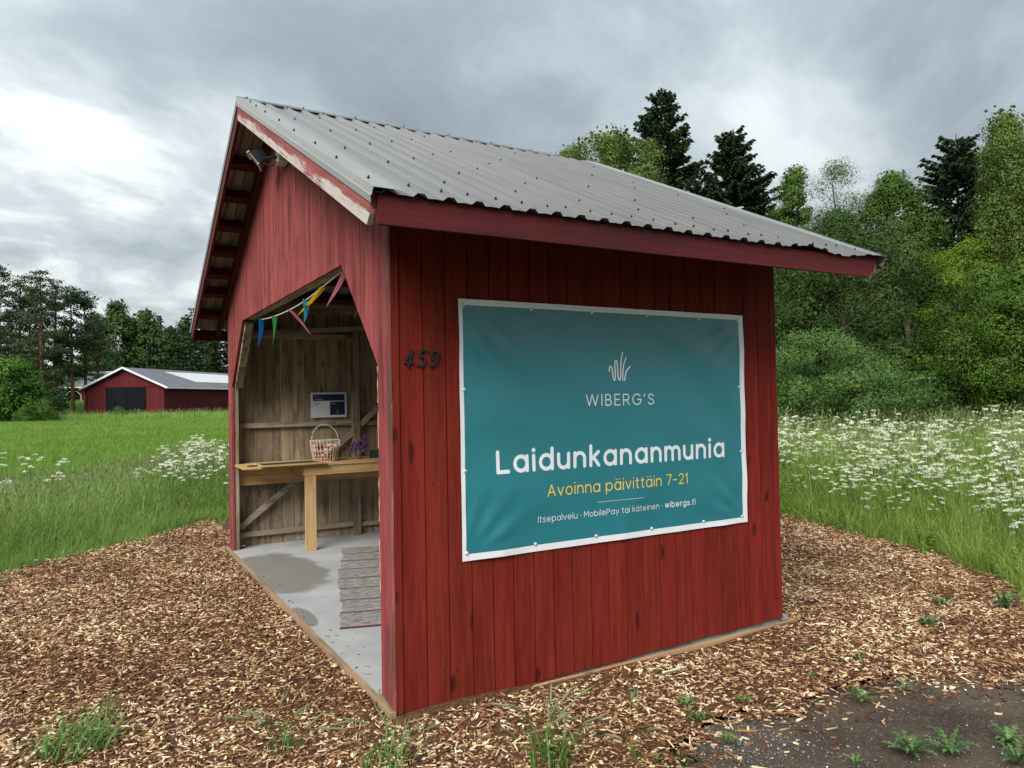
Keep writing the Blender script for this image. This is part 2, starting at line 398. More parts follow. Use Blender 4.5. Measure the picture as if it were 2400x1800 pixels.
M['bark_dark'] = plain('spruce_bark', (.060, .050, .042), .9, noise_amt=.4, scale=5, spec=.1)
M['needle'] = leafy('spruce_needle', (.011, .025, .009), (.038, .070, .024), .1, .6, .7, spec=.12)
M['needle_far'] = leafy('pine_needle', (.022, .042, .020), (.062, .095, .042), .1, .6, .25, spec=.12)
M['leaf_mid'] = leafy('broad_leaf', (.026, .062, .008), (.098, .175, .024), .16, .5, .6, spec=.12)
M['leaf_dark'] = leafy('dark_leaf', (.014, .036, .007), (.054, .100, .022), .16, .5, .6, spec=.12)
M['leaf_birch'] = leafy('birch_leaf', (.042, .074, .012), (.145, .205, .048), .16, .45, .6, spec=.12)
M['leaf_willow'] = leafy('willow_leaf', (.026, .048, .013), (.092, .132, .046), .16, .45, .6, spec=.12)
M['leaf_lime'] = leafy('lime_green_leaf', (.050, .105, .010), (.135, .215, .022), .3, .5, .8, spec=.12)
M['leaf_bush'] = leafy('bush_leaf', (.026, .062, .013), (.092, .170, .042), .16, .5, 1.0, spec=.12)
M['leaf_far'] = leafy('far_leaf', (.017, .042, .010), (.055, .102, .026), .16, .55, .25, spec=.12)
M['leaf_far_light'] = leafy('far_bush_leaf', (.035, .085, .014), (.100, .210, .030), .16, .55, .3, spec=.12)

# ------------------------------------------------------------------ terrain
def sstep(x, a, b):
    t = np.clip((np.asarray(x, dtype=float)-a)/(b-a), 0, 1); return t*t*(3-2*t)
def ground_z(x, y):
    x = np.asarray(x, dtype=float); y = np.asarray(y, dtype=float)
    base = np.interp(y, [-60, 8, 30, 80, 100, 130, 400], [-.10, -.10, -.06, .12, .24, .35, .6])
    hill = np.interp(y, [99, 104, 112, 142, 400], [0, .25, 1.05, 2.2, 3.5])*sstep(x, 8, -1)
    lump = .03*np.sin(x*.9+1.3)*np.sin(y*.7)*sstep(np.hypot(x-1.5, y-2.5), 6, 11)
    return base+hill+lump-.07*sstep(np.hypot(x-1.5, y-1.5), 9, 6.5)
ax_ = np.concatenate([-np.geomspace(900, 12, 30), np.linspace(-11, 25, 37), np.geomspace(27, 900, 30)])
ay_ = np.concatenate([-np.geomspace(900, 12, 30), np.linspace(-11, 125, 110), np.geomspace(130, 900, 24)])
gx, gy = np.meshgrid(ax_, ay_, indexing='ij')
gv = np.stack([gx, gy, ground_z(gx, gy)], -1).reshape(-1, 3)
ni, nj = gx.shape
ii, jj = np.meshgrid(np.arange(ni-1), np.arange(nj-1), indexing='ij')
a = (ii*nj+jj).ravel()
gf = np.stack([a, a+nj, a+nj+1, a+1], -1)
tag(link('ground', np_mesh('ground', gv, gf, M['ground'], smooth=True)), kind='structure')

L, W = 2.9637, 5.1404
# bark mulch bed, outline walked round the stall
BED = np.array([(-2.17, 5.55), (-1.41, 6.2), (-.69, 6.95), (-.09, 7.7), (.6, 7.9), (3.0, 8.0), (5.2, 7.0), (6.6, 5.0), (7.05, 3.41), (6.76, 2.38), (6.55, 1.67), (6.14, .69), (5.84, .12), (5.30, -.50),
                (4.6, -1.15), (3.85, -1.45), (3.27, -1.43), (2.97, -1.24), (2.73, -1.02), (2.27, -.935), (1.82, -.98), (1.6, -.91), (1.39, -.83), (1.15, -.95), (.97, -1.09), (.72, -1.5), (.2, -2.3), (-1.2, -2.6), (-3.0, -1.8), (-4.2, 1.0), (-3.6, 4.2)])
def densify(P, step=.12, jit=.035):
    out = []
    for i in range(len(P)):
        p, q = P[i], P[(i+1) % len(P)]; k = max(1, int(np.linalg.norm(q-p)/step))
        for t in range(k): out.append(p+(q-p)*t/k)
    out = np.array(out); return out+rng.normal(0, jit, out.shape)
def in_poly(P, x, y):
    x = np.asarray(x); y = np.asarray(y); ins = np.zeros(x.shape, bool); n = len(P)
    for i in range(n):
        x0, y0 = P[i]; x1, y1 = P[(i+1) % n]
        c = ((y0 > y) != (y1 > y)) & (x < (x1-x0)*(y-y0)/(y1-y0+1e-12)+x0); ins ^= c
    return ins
BEDJ = densify(BED)
def bed_z(x, y):
    d = np.hypot(np.maximum(np.maximum(-.04-x, x-(L+.1)), 0), np.maximum(np.maximum(-.05-y, y-(W+.02)), 0))
    return -.070+.014*np.sin(x*2.1+.4)*np.sin(y*1.7+1.0)+.008*np.sin(x*5.3+y*4.1)-.018*sstep(y, -.3, -1.2)+.032*np.exp(-d/.22)
gxx, gyy = np.meshgrid(np.arange(-4.4, 7.4, .1), np.arange(-2.8, 8.3, .1), indexing='ij')
inside = in_poly(BEDJ, gxx, gyy) & ~((gxx > .06) & (gxx < 2.92) & (gyy > .06) & (gyy < 5.08))
vid = -np.ones(gxx.shape, int); V = []; F = []
for i in range(gxx.shape[0]-1):
    for j in range(gxx.shape[1]-1):
        if inside[i, j] and inside[i+1, j] and inside[i, j+1] and inside[i+1, j+1]:
            q = []
            for di, dj in ((0, 0), (1, 0), (1, 1), (0, 1)):
                if vid[i+di, j+dj] < 0:
                    vid[i+di, j+dj] = len(V); X, Y = gxx[i+di, j+dj], gyy[i+di, j+dj]; V.append((X, Y, float(bed_z(X, Y))))
                q.append(vid[i+di, j+dj])
            F.append(tuple(q))
tag(link('mulch_bed', np_mesh('mulch_bed', np.array(V), F, M['chip_bed'], smooth=True)), kind='structure')

# dark dirt driveway in the corner by the camera
DIRT = np.array([(.45, -2.2), (.75, -1.5), (.95, -1.0), (1.15, -.85), (1.5, -.75), (2.3, -.78), (3.0, -.95), (3.9, -1.1), (4.8, -.75), (5.6, -.6), (6.6, -1.6), (6.6, -3.2), (4.0, -6), (0, -7), (-4, -6), (-3, -3.2)])
dm = MB(); DJ = densify(DIRT, .25, .03)
gxx2, gyy2 = np.meshgrid(np.arange(-4.2, 6.8, .12), np.arange(-7.2, -.4, .12), indexing='ij')
ins2 = in_poly(DJ, gxx2, gyy2); vid2 = {}; V = []; F = []
for i in range(gxx2.shape[0]-1):
    for j in range(gxx2.shape[1]-1):
        if ins2[i:i+2, j:j+2].all():
            q = []
            for di, dj in ((0, 0), (1, 0), (1, 1), (0, 1)):
                k = (i+di, j+dj)
                if k not in vid2:
                    vid2[k] = len(V); X, Y = gxx2[k], gyy2[k]; V.append((X, Y, -.098+.006*math.sin(X*3.1)*math.sin(Y*2.7)))
                q.append(vid2[k])
            F.append(tuple(q))
tag(link('dirt_road', np_mesh('dirt_road', np.array(V), F, M['dirt'], smooth=True)), kind='structure')

# ------------------------------------------------------------------ the stall
L, W = 2.9637, 5.1404
RY = W/2
SL = .4922; AL = math.atan(SL)
def roof_z(y): return 4.09-SL*abs(y-RY)
slab = thing('concrete_slab', 'grey concrete floor slab with a damp patch under the red stall', 'floor'); slab['kind'] = 'structure'
MB().box((.0, .02, -.16), (L+.07, W-.0, 0)).build('slab', M['concrete'], slab)
MB().box((-.036, -.012, -.17), (-.002, W+.02, -.006)).build('edging_plank', M['edging_y'], slab)
o = MB().prism([(-.036, -.18), (L+.10, -.18), (L+.10, -.024), (-.036, -.042)], 'y', -.046, -.020).build('edging_plank', M['edging_x'], slab); fix_normals(o)
MB().box((L+.075, -.021, -.18), (L+.115, W+.02, -.03)).build('edging_plank', M['edging_y'], slab)

stall = thing('roadside_stall', 'red board stall with a grey metal roof and a wide chamfered opening in its gable', 'stall')
TH = .022; BX0n, BX1n = .395, 2.616
# long wall with the banner
edges = [.046, .184, .317, .457, .591, .723, .859, .995, 1.13, 1.267, 1.399, 1.54, 1.676, 1.815, 1.954, 2.087, 2.222, 2.359, 2.498, 2.631, 2.766, 2.897, L]
for a, b in zip(edges[:-1], edges[1:]):
    dy = random.uniform(-.002, .002); gp = random.choice((.0022, .0028, .0034, .0042))
    zb = -.050+.050*a/L+random.uniform(-.004, .004)
    mb = MB().box((a+gp, dy, zb), (b-gp, TH+dy, 2.80))
    if b < L-.01: mb.box((b-gp-.001, .011+dy, zb+.004), (b+.008, .016+dy, 2.79))
    mb.build('board', M['red'], stall)
MB().box((.003, -.006, -.02), (.043, .016, 2.80)).build('corner_board', M['red'], stall)

nl_ = MB()
for a, b in zip(edges[:-1], edges[1:]):
    for z in (.145, 1.168, 2.22):
        for f in (.28, .72):
            x = a+(b-a)*f+random.uniform(-.006, .006); zz_ = z+random.uniform(-.012, .012)
            if BX0n < x < BX1n and .72 < zz_ < 2.17: continue
            nl_.add([(x+.0042*math.cos(t), -.0032, zz_+.0042*math.sin(t)) for t in np.linspace(0, 2*math.pi, 9)[:-1]]+[(x, -.0042, zz_)], [(8, (i+1) % 8, i) for i in range(8)])
tag(nl_.build('nail_heads', M['black'], stall), kind='stuff')
# front gable with opening
OY = [.205, .846, 4.249, 4.906]; OZ1, OZ2 = 1.807, 2.470
def open_top(y):
    if y <= OY[0]+1e-9 or y >= OY[3]-1e-9: return None
    return float(np.interp(y, OY, [OZ1, OZ2, OZ2, OZ1]))
gs = [0.0, .055, .205]
while gs[-1]+.137 < RY-.05: gs.append(gs[-1]+.1365)
gs[-1] = RY
gs2 = [W-v for v in gs[::-1]]
gedges = gs+gs2[1:]
gedges = [OY[3] if abs(v-OY[3]) < .04 else v for v in gedges]
for a, b in zip(gedges[:-1], gedges[1:]):
    dx = random.uniform(-.0016, .0016); gp = random.choice((.0008, .0012, .0018, .0024))
    a2, b2 = a+gp, b-gp
    if open_top((a+b)/2) is None:
        low = [(a2, -.03+random.uniform(-.006, .004)), (b2, -.03+random.uniform(-.006, .004))]
    else:
        ys = [a2]+[o for o in OY if a2 < o < b2]+[b2]
        low = [(y, open_top(min(max(y, OY[0]+.001), OY[3]-.001))) for y in ys]
    poly = low+[(b2, roof_z(b2)-.035), (a2, roof_z(a2)-.035)]
    mat = M['corner'] if b < .21 else M['red_faded']
    mb = MB().prism(poly, 'x', dx, TH+dx)
    if low[-1][1] < roof_z(b2)-.1 and b < W-.01 and abs(b-OY[0]) > .01 and abs(b-OY[3]) > .01: mb.box((.011+dx, b2-.001, max(low[-1][1], open_top(min(max(b+.008, OY[0]+.01), OY[3]-.01)) if OY[0] < b+.008 < OY[3] else -9)+.006), (.016+dx, b+.008, min(roof_z(b2), roof_z(b+.008))-.04))
    mb.build('board', mat, stall)
# weathered rounded corner post
cp = MB(); prof = [(-.006, .050), (-.009, .047), (-.009, .003), (-.006, -.005), (-.001, -.008), (.002, -.008), (.002, .02), (-.0025, .050)]
cp.prism([(p, q) for p, q in prof], 'z', -.035, 2.80).build('corner_board', M['corner_bare'], stall)
# pale split edge on the cut boards beside the opening
zs = np.linspace(.55, 1.80, 26)
for run in (range(0, 6), range(8, 13), range(16, 20), range(21, 25)):
    sp_ = MB(); P = []
    for i in list(run)+[run[-1]+1]: P.append((.203+.004+.013*abs(math.sin(i*1.7)), zs[i]))
    o = sp_.prism([(.2035, zs[run[0]])]+P+[(.2035, zs[run[-1]+1])], 'x', .001, .014).build('split_edge', M['raw'], stall); fix_normals(o)

# far long wall, daylight between its boards
ws = [.03]+[.167+.1365*i for i in range(20)]+[L]
for a, b in zip(ws[:-1], ws[1:]):
    gp = random.choice((.0012, .0018, .0022, .003))
    MB().box((a+gp, W-TH+random.uniform(-.002, .002), random.uniform(-.012, .014)), (b-gp, W, 2.80)).build('board', M['grey'], stall)
# closed gable at the far end
for k in range(38):
    a = .0+k*W/38; b = a+W/38
    if a < RY < b:
        poly = [(a+.001, -.02), (b-.001, -.02), (b-.001, roof_z(b)-.035), (RY, roof_z(RY)-.035), (a+.001, roof_z(a)-.035)]
    else: poly = [(a+.001, -.02), (b-.001, -.02), (b-.001, roof_z(b)-.035), (a+.001, roof_z(a)-.035)]
    MB().prism(poly, 'x', L-TH, L).build('board', M['grey'], stall)

# timber frame inside
def beam(name, p, q, w, h, mat, up=(0, 0, 1)): return MB().beam(p, q, w, h, up).build(name, M[mat], stall)
yi = W-TH-.004
MB().box((.024, yi-.095, 0.0), (.094, yi, 2.68)).build('post', M['grey'], stall)
MB().box((1.412, yi-.085, 0.0), (1.495, yi, 2.68)).build('post', M['grey'], stall)
MB().box((L-.12, yi-.085, 0.0), (L-.03, yi, 2.68)).build('post', M['grey'], stall)
MB().box((1.34, yi-.11, 1.75), (1.405, yi-.06, 2.40)).build('post', M['grey'], stall)
MB().box((.03, .03, 0.0), (.11, .125, 2.68)).build('post', M['grey'], stall)
MB().box((L-.12, .03, 0.0), (L-.03, .115, 2.68)).build('post', M['grey'], stall)
MB().box((.026, 4.92, 0.0), (.07, 4.975, 1.80)).build('post', M['grey'], stall)
for z0, z1 in ((1.338, 1.392), (.108, .160)):
    MB().box((.096, yi-.045, z0), (1.410, yi-.002, z1)).build('rail', M['grey_x'], stall)
    MB().box((1.497, yi-.045, z0-.01), (L-.122, yi-.002, z1-.01)).build('rail', M['grey_x'], stall)
beam('brace', (.10, yi-.055, .225), (1.41, yi-.055, 1.24), .03, .062, 'grey_x')
beam('brace', (1.50, yi-.055, 1.33), (2.55, yi-.055, 2.25), .03, .062, 'grey_x')
beam('rail', (.10, yi-.03, 2.395), (1.41, yi-.03, 2.40), .05, .06, 'grey_x')
beam('tie_plank', (.15, yi-.12, 2.40), (2.85, yi-.12, 2.62), .03, .055, 'grey_x')
beam('wall_plate', (.03, yi-.05, 2.73), (L-.03, yi-.05, 2.73), .1, .1, 'grey_x')
beam('wall_plate', (.03, .075, 2.73), (L-.03, .075, 2.73), .09, .1, 'grey_x')
# header and corner braces behind the opening
beam('header', (.072, .83, 2.56), (.072, 4.26, 2.56), .09, .16, 'grey_y')
beam('corner_brace', (.068, 4.235, 2.475), (.068, 4.885, 1.815), .085, .075, 'grey_y', up=(1, 0, 0))
beam('corner_brace', (.068, .87, 2.475), (.068, .235, 1.815), .085, .07, 'grey_y', up=(1, 0, 0))
# rafters inside
for x in (.10, 1.45, L-.1):
    for s in (-1, 1):
        beam('rafter', (x, RY+s*.02, roof_z(RY)-.17), (x, RY+s*2.6, roof_z(RY+s*2.6)-.17), .045, .11, 'grey_y')
# purlins; their painted ends carry the gable overhang
XA, XB = -.286, L+.286
nrm = lambda s: Vector((0, s*math.sin(AL), math.cos(AL)))
for s in (-1, 1):
    for yd in (.10, .60, .995, 1.385, 1.755, 2.105, 2.425, 2.83):
        y = RY+s*yd; c = Vector((0, y, roof_z(y)))-nrm(s)*.052
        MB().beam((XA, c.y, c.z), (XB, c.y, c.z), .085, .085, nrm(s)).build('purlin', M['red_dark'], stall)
# painted rafter against the gable
for s in (-1, 1):
    for X in (-.022, L+.022):
        p = Vector((X, RY+s*.004, roof_z(RY)))-nrm(s)*.085; q = Vector((X, RY+s*3.14, roof_z(RY+3.14)))-nrm(s)*.085
        MB().beam(p, q, .036, .135, nrm(s)).build('rafter', M['red_y'], stall)
# barge boards
for s in (-1, 1):
    for X in (-.300, L+.300):
        y0, y1 = RY, RY+s*3.165
        t, d = .010, .168
        poly = [(y0, roof_z(y0)-t), (y1, roof_z(y1)-t), (y1, roof_z(y1)-t-.095), (y1-s*.045, roof_z(y1-s*.045)-d), (y0, roof_z(y0)-d)]
        if s > 0: poly = poly[::-1]
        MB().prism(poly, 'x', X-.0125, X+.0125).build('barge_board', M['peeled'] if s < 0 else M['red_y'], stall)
# fascia boards along the eaves
for s in (-1, 1):
    y0 = RY+s*(RY+.600); y1 = y0+s*.024
    pts = [(XA+.0, 2.378), (3.15, 2.384), (3.22, 2.505), (XA+.0, 2.505)]
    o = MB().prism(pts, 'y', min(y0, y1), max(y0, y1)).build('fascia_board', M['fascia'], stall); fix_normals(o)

# profiled roof sheets
PITCH, RIB = .1455, .019
def profile(x0, x1, phase=.052):
    out = []; k0 = math.floor((x0-phase)/PITCH)-1
    for k in range(k0, k0+60):
        c = phase+k*PITCH
        for dx, h in ((-.036, 0), (-.016, RIB), (.016, RIB), (.036, 0), (.0725, .0025)):
            x = c+dx
            if x0 < x < x1: out.append((x, h))
    def hh(x):
        u = (x-phase) % PITCH; u = min(u, PITCH-u); return RIB if u < .016 else max(0, RIB*(.036-u)/.02)
    return [(x0, hh(x0))]+out+[(x1, hh(x1))]
SLEN = (RY+.645)/math.cos(AL)
def sheet(x0, x1, s, lift, name='roof_sheet'):
    pr = profile(x0, x1); nseg = 14; V = []; F = []
    n = len(pr)
    for top in (0, 1):
        for j in range(nseg+1):
            t = j/nseg; d = .03+(SLEN-.03)*t
            for x, h in pr:
                k = 0.0
                if s < 0 and x > 2.35:   # the far lower corner is dented and lifted
                    e = max(0, (t-.80)/.20); k = e*(.018*math.sin((x-2.35)*9)+.02*max(0, x-2.75))*(1 if x < 3.0 else .6)
                    h = h*(1-.5*e*min(1, (x-2.35)*2))
                hh = h+lift+k+(.0015 if top else 0)
                V.append((x, RY+s*(d*math.cos(AL))+s*math.sin(AL)*hh, 4.09-d*math.sin(AL)+math.cos(AL)*hh))
    off = n*(nseg+1)
    for j in range(nseg):
        for i in range(n-1):
            a = j*n+i; f = (a, a+1, a+n+1, a+n)
            F.append(tuple(v+off for v in (f[::-1] if s > 0 else f))); F.append(f if s > 0 else f[::-1])
    o = link(name, np_mesh(name, np.array(V), F, mats=[M['roof'], M['roof_under']], mi=[0, 1]*(len(F)//2)), stall)
    return o
sx = [-.30, .58, 1.46, 2.34, L+.32]
for s in (-1, 1):
    for k in range(4): sheet(sx[k]-(.045 if k else 0), sx[k+1], s, .0022*(k % 2))
# ridge cap and gable flashing
for s in (-1, 1):
    c0 = Vector((0, RY, 4.09))+Vector((0, 0, .030))
    V = []
    for X in (-.318, 2.76):
        for d, h in ((0, 0), (.125, 0), (.135, -.008)):
            V.append((X, RY+s*(d*math.cos(AL)), 4.09+.030-d*math.sin(AL)+h))
    V += [(x, y, z-.002) for x, y, z in V]
    F = []
    for b in (0, 6):
        for i in (0, 1): F.append((b+i, b+i+1, b+i+4, b+i+3))
    F += [(2, 5, 11, 8), (0, 1, 7, 6), (1, 2, 8, 7), (3, 9, 10, 4), (4, 10, 11, 5)]
    o = link('ridge_cap', np_mesh('ridge_cap', np.array(V), F, M['roof']), stall); fix_normals(o)
for s in (-1, 1):
    for X, e in ((-.318, 1), (L+.330, -1)):
        V = []; n = nrm(s)
        for d in (0.0, SLEN+.004):
            base = Vector((0, RY+s*d*math.cos(AL), 4.09-d*math.sin(AL)))
            for dx, h in ((.150, .021), (.105, .0245), (.095, .0245), (.060, .0245), (.0, .0245), (-.003, -.010), (-.008, -.014), (-.002, -.046)):
                V.append((X+e*dx, *(base+n*h)[1:]))
        m = 8
        V2 = [(x+e*.002, y, z-.0015) for x, y, z in V]; b = len(V)
        F = [(i, i+1, m+i+1, m+i) for i in range(m-1)]+[(b+i, b+m+i, b+m+i+1, b+i+1) for i in range(m-1)]
        F += [(i, b+i, b+i+1, i+1) for i in range(m-1)]+[(m+i, m+i+1, b+m+i+1, b+m+i) for i in range(m-1)]
        o = link('gable_flashing', np_mesh('gable_flashing', np.array(V+V2), F, M['flash']), stall); fix_normals(o)
# roofing screws
sc_ = MB()
def screw(x, s, d, h, r=.0060):
    b = Vector((x, RY+s*d*math.cos(AL), 4.09-d*math.sin(AL)))+nrm(s)*h
    sc_.tube([b, b+nrm(s)*.004], r*1.3, 8); sc_.tube([b+nrm(s)*.004, b+nrm(s)*.012], r*.75, 6)
for s in (-1, 1):
    for k in range(-2, 22):
        x = .052+k*PITCH
        if x < -.12 or x > L+.28: continue
        for j, d in enumerate((.14, .66, 1.10, 1.53, 1.94, 2.33, 2.69, 3.13, 3.50)):
            edge = j in (0, 8)
            if not edge and (k+j*2) % 3: continue
            if j == 0 and k % 2: continue
            if x > 1.2 and not edge and random.random() < .6: continue
            screw(x+random.uniform(-.004, .004), s, d+random.uniform(-.03, .03)-(.05 if j == 8 else 0), RIB+.001)
    for d in (.10, .35, .62, .98, 1.42, 1.90, 2.38, 2.86, 3.38):
        screw(-.275+random.uniform(-.006, .006), s, d, .025)
for k in range(7): screw(-.25+k*.45, -1, .07, .030, .006)
tag(sc_.build('roofing_screws', M['black'], stall), kind='stuff')
MB().tube([(-.21, 2.07, roof_z(2.07)+.045), (-.18, 2.20, roof_z(2.20)+.052), (-.05, 1.98, roof_z(1.98)+.05)], .0022, 5).build('loose_wire', M['black'], stall)

# ------------------------------------------------------------------ banner
BX0, BX1, BZ0, BZ1 = .395, 2.6163, .7204, 2.1681
gtx = [.423, .868, 1.305, 1.746, 2.199, 2.566]; gsz = [2.132, 1.664, 1.214, .759]
EY = [(x, 2.132) for x in gtx]+[(x, .762) for x in gtx]+[(.421, z) for z in gsz[1:3]]+[(2.568, z) for z in gsz[1:3]]
def banner_y(x, z):
    x = np.asarray(x, float); z = np.asarray(z, float)
    d = np.full(x.shape, 9.0)
    for ex, ez in EY: d = np.minimum(d, np.hypot(x-ex, z-ez))
    u = (x-BX0)/(BX1-BX0); v = (z-BZ0)/(BZ1-BZ0)
    loose = np.clip(d/.22, 0, 1)**1.2
    w = .0045*np.sin(9*u+5*v+.5)*np.sin(3.1*v+.2)+.004*np.sin(17*u-7*v)*np.exp(-((v-.08)/.25)**2)+.003*np.sin(23*v+11*u)*np.exp(-((u-.05)/.2)**2)+.003*np.sin(21*u+19*v+1.)*np.exp(-((u-.95)/.25)**2)+.006*np.sin(np.pi*u)*np.sin(np.pi*v)
    for cu, cv in ((0, 0), (1, 0), (0, 1), (1, 1)):
        a = np.arctan2(np.abs(v-cv)+1e-6, np.abs(u-cu)*1.53+1e-6); rr = np.hypot((u-cu)*1.53, v-cv); w = w+.0035*np.sin(a*16+cu*2+cv)*np.exp(-((rr-.16)/.16)**2)
    return -.0085-np.clip(.006+w, 0, .02)*loose
def vinyl(name, col):
    mt = bpy.data.materials.new(name); g = G(mt)
    pos = g.n('ShaderNodeNewGeometry').outputs['Position']
    n1 = g.noise(pos, 2.2, 3, .5); n2 = g.noise(pos, 260.0, 2, .5)
    c = g.mix(g.step(n1, .3, .7), tuple(x*.93 for x in col), col)
    g.out(g.n('ShaderNodeBsdfPrincipled', {'Base Color': c, 'Roughness': .38, 'Specular IOR Level': .9, 'Normal': g.bump(g.m('ADD', n1, g.m('MULTIPLY', n2, .02)), .25, .012)}))
    return mt
M['teal'] = vinyl('teal_vinyl', (.013, .180, .222)); M['vinyl_white'] = vinyl('white_vinyl', (.80, .82, .86)); M['vinyl_yellow'] = vinyl('yellow_print', (.90, .62, .09))
banner = thing('banner', 'large teal vinyl banner with white border and lettering on the red long wall', 'banner', (0, 0, 0))
nu, nv = 110, 72
us = np.concatenate([[BX0, .419], np.linspace(.44, 2.55, nu), [2.572, BX1]]); vs_ = np.concatenate([[BZ0, .757], np.linspace(.80, 2.09, nv), [2.135, BZ1]])
X, Z = np.meshgrid(us, vs_, indexing='ij'); Y = banner_y(X, Z)
V = np.stack([X, Y, Z], -1).reshape(-1, 3); nj_ = len(vs_)
V2 = V.copy(); V2[:, 1] += .0025
F = []; mi = []
for i in range(len(us)-1):
    for j in range(nj_-1):
        a = i*nj_+j; border = i in (0, len(us)-2) or j in (0, nj_-2)
        F.append((a, a+nj_, a+nj_+1, a+1)); mi.append(1 if border else 0)
        F.append((a+len(V), a+1+len(V), a+nj_+1+len(V), a+nj_+len(V))); mi.append(1)
o = link('sheet', np_mesh('sheet', np.concatenate([V, V2]), F, mats=[M['teal'], M['vinyl_white']], mi=mi, smooth=True), banner)
for ex, ez in EY:
    y0 = -.0085
    e = MB().lathe([(.0040, .0035), (.0085, .004), (.0112, .0026), (.012, 0)], n=16)
    e.lathe([(0.0001, .006), (.0045, .006), (.0055, .003)], n=10)
    V = [(x+ex, y0-z, y+ez) for x, y, z in e.V]
    link('eyelet', np_mesh('eyelet', np.array(V), [f[::-1] for f in e.F], M['eyelet'], smooth=True), banner)

# stroke lettering, a rounded geometric sans
def arc(cx, cy, rx, ry, a0, a1, n=None):
    n = n or max(6, int(abs(a1-a0)/12)); return [(cx+rx*math.cos(math.radians(a0+(a1-a0)*i/n)), cy+ry*math.sin(math.radians(a0+(a1-a0)*i/n))) for i in range(n+1)]
BOWL = lambda: arc(.48, .5, .48, .5, 0, 360, 32)
SS = [(.66, .80), (.55, .94), (.35, 1.0), (.14, .93), (.05, .76), (.13, .60), (.36, .51), (.60, .42), (.70, .25), (.62, .08), (.38, 0), (.14, .05), (.01, .20)]
def smooth_poly(P, it=2):
    for _ in range(it):
        Q = [P[0]]
        for a, b in zip(P[:-1], P[1:]): Q += [(a[0]*.75+b[0]*.25, a[1]*.75+b[1]*.25), (a[0]*.25+b[0]*.75, a[1]*.25+b[1]*.75)]
        P = Q+[P[-1]]
    return P
SS = smooth_poly(SS)
C_ = 1.38
GL = {
 'o': ([BOWL()], .96), 'a': ([BOWL(), [(.96, 0), (.96, 1)]], .96), 'd': ([BOWL(), [(.96, 0), (.96, 1.45)]], .96), 'b': ([BOWL(), [(0, 0), (0, 1.45)]], .96),
 'p': ([BOWL(), [(0, -.45), (0, 1)]], .96), 'g': ([BOWL(), [(.96, 1), (.96, -.05)]+arc(.5, -.05, .46, .4, 0, -150)], .96),
 'n': ([[(0, 0), (0, 1)], [(0, .55)]+arc(.42, .57, .42, .43, 180, 0)+[(.84, 0)]], .84),
 'm': ([[(0, 0), (0, 1)], [(0, .6)]+arc(.36, .62, .36, .38, 180, 0)+[(.72, 0)], [(.72, .6)]+arc(1.08, .62, .36, .38, 180, 0)+[(1.44, 0)]], 1.44),
 'u': ([[(0, 1), (0, .45)]+arc(.42, .43, .42, .43, 180, 360)+[(.84, .5)], [(.84, 0), (.84, 1)]], .84),
 'i': ([[(0, 0), (0, 1)], ('dot', 0, 1.40)], 0), 'l': ([[(0, 0), (0, 1.45)]], 0),
 'k': ([[(0, 0), (0, 1.45)], [(.66, 1), (0, .40)], [(.24, .60), (.70, 0)]], .70), 'v': ([[(0, 1), (.42, 0), (.84, 1)]], .84),
 'w': ([[(0, 1), (.31, 0), (.62, 1), (.93, 0), (1.24, 1)]], 1.24), 'y': ([[(0, 1), (.42, 0)], [(.84, 1), (.24, -.45)]], .84),
 't': ([[(.20, 1.32), (.20, .28)]+arc(.46, .26, .26, .26, 180, 270), [(0, 1), (.48, 1)]], .48),
 'f': ([arc(.48, 1.15, .28, .28, 90, 180)+[(.20, 0)], [(0, 1), (.46, 1)]], .48),
 'e': ([[(.02, .5), (.96, .5)]+arc(.48, .5, .48, .5, 0, 318, 28)], .96), 's': ([SS], .70), 'r': ([[(0, 0), (0, 1)], [(0, .55)]+arc(.42, .57, .42, .43, 180, 75)], .5),
 'A': ([[(0, 0), (.56, C_), (1.12, 0)], [(.2, .45), (.92, .45)]], 1.12), 'I': ([[(0, 0), (0, C_)]], 0), 'L': ([[(0, C_), (0, 0), (.78, 0)]], .78),
 'M': ([[(0, 0), (0, C_), (.58, .45), (1.16, C_), (1.16, 0)]], 1.16), 'P': ([[(0, 0), (0, C_), (.46, C_)]+arc(.46, C_-.39, .39, .39, 90, -90)+[(0, C_-.78)]], .85),
 'W': ([[(0, C_), (.40, 0), (.82, C_), (1.24, 0), (1.64, C_)]], 1.64), 'E': ([[(.74, C_), (0, C_), (0, 0), (.74, 0)], [(0, .71), (.66, .71)]], .74),
 'B': ([[(0, .71), (.42, .71)]+arc(.42, .355, .38, .355, 90, -90)+[(0, 0), (0, C_), (.38, C_)]+arc(.38, C_-.335, .335, .335, 90, -90)], .80),
 'R': ([[(0, 0), (0, C_), (.46, C_)]+arc(.46, C_-.37, .37, .37, 90, -90)+[(0, C_-.74)], [(.42, C_-.74), (.86, 0)]], .86),
 'G': ([arc(.64, .69, .64, .69, 42, 360, 30)+[(.74, .69)]], 1.28), 'S': ([[(x*1.25, y*C_) for x, y in SS]], .88), '\'': ([[(.04, C_), (0, 1.08)]], .04),
 '7': ([[(0, C_), (.80, C_), (.26, 0)]], .80), '2': ([arc(.42, .98, .40, .40, 160, -38)+[(.02, 0), (.84, 0)]], .84), '1': ([[(0, 1.12), (.30, C_), (.30, 0)]], .30),
 '-': ([[(0, .62), (.62, .62)]], .62), '.': ([('dot', 0, .02)], 0), '*': ([('dot', 0, .60)], 0),
}
GL['\u00e4'] = (GL['a'][0]+[('dot', .26, 1.40), ('dot', .70, 1.40)], .96)
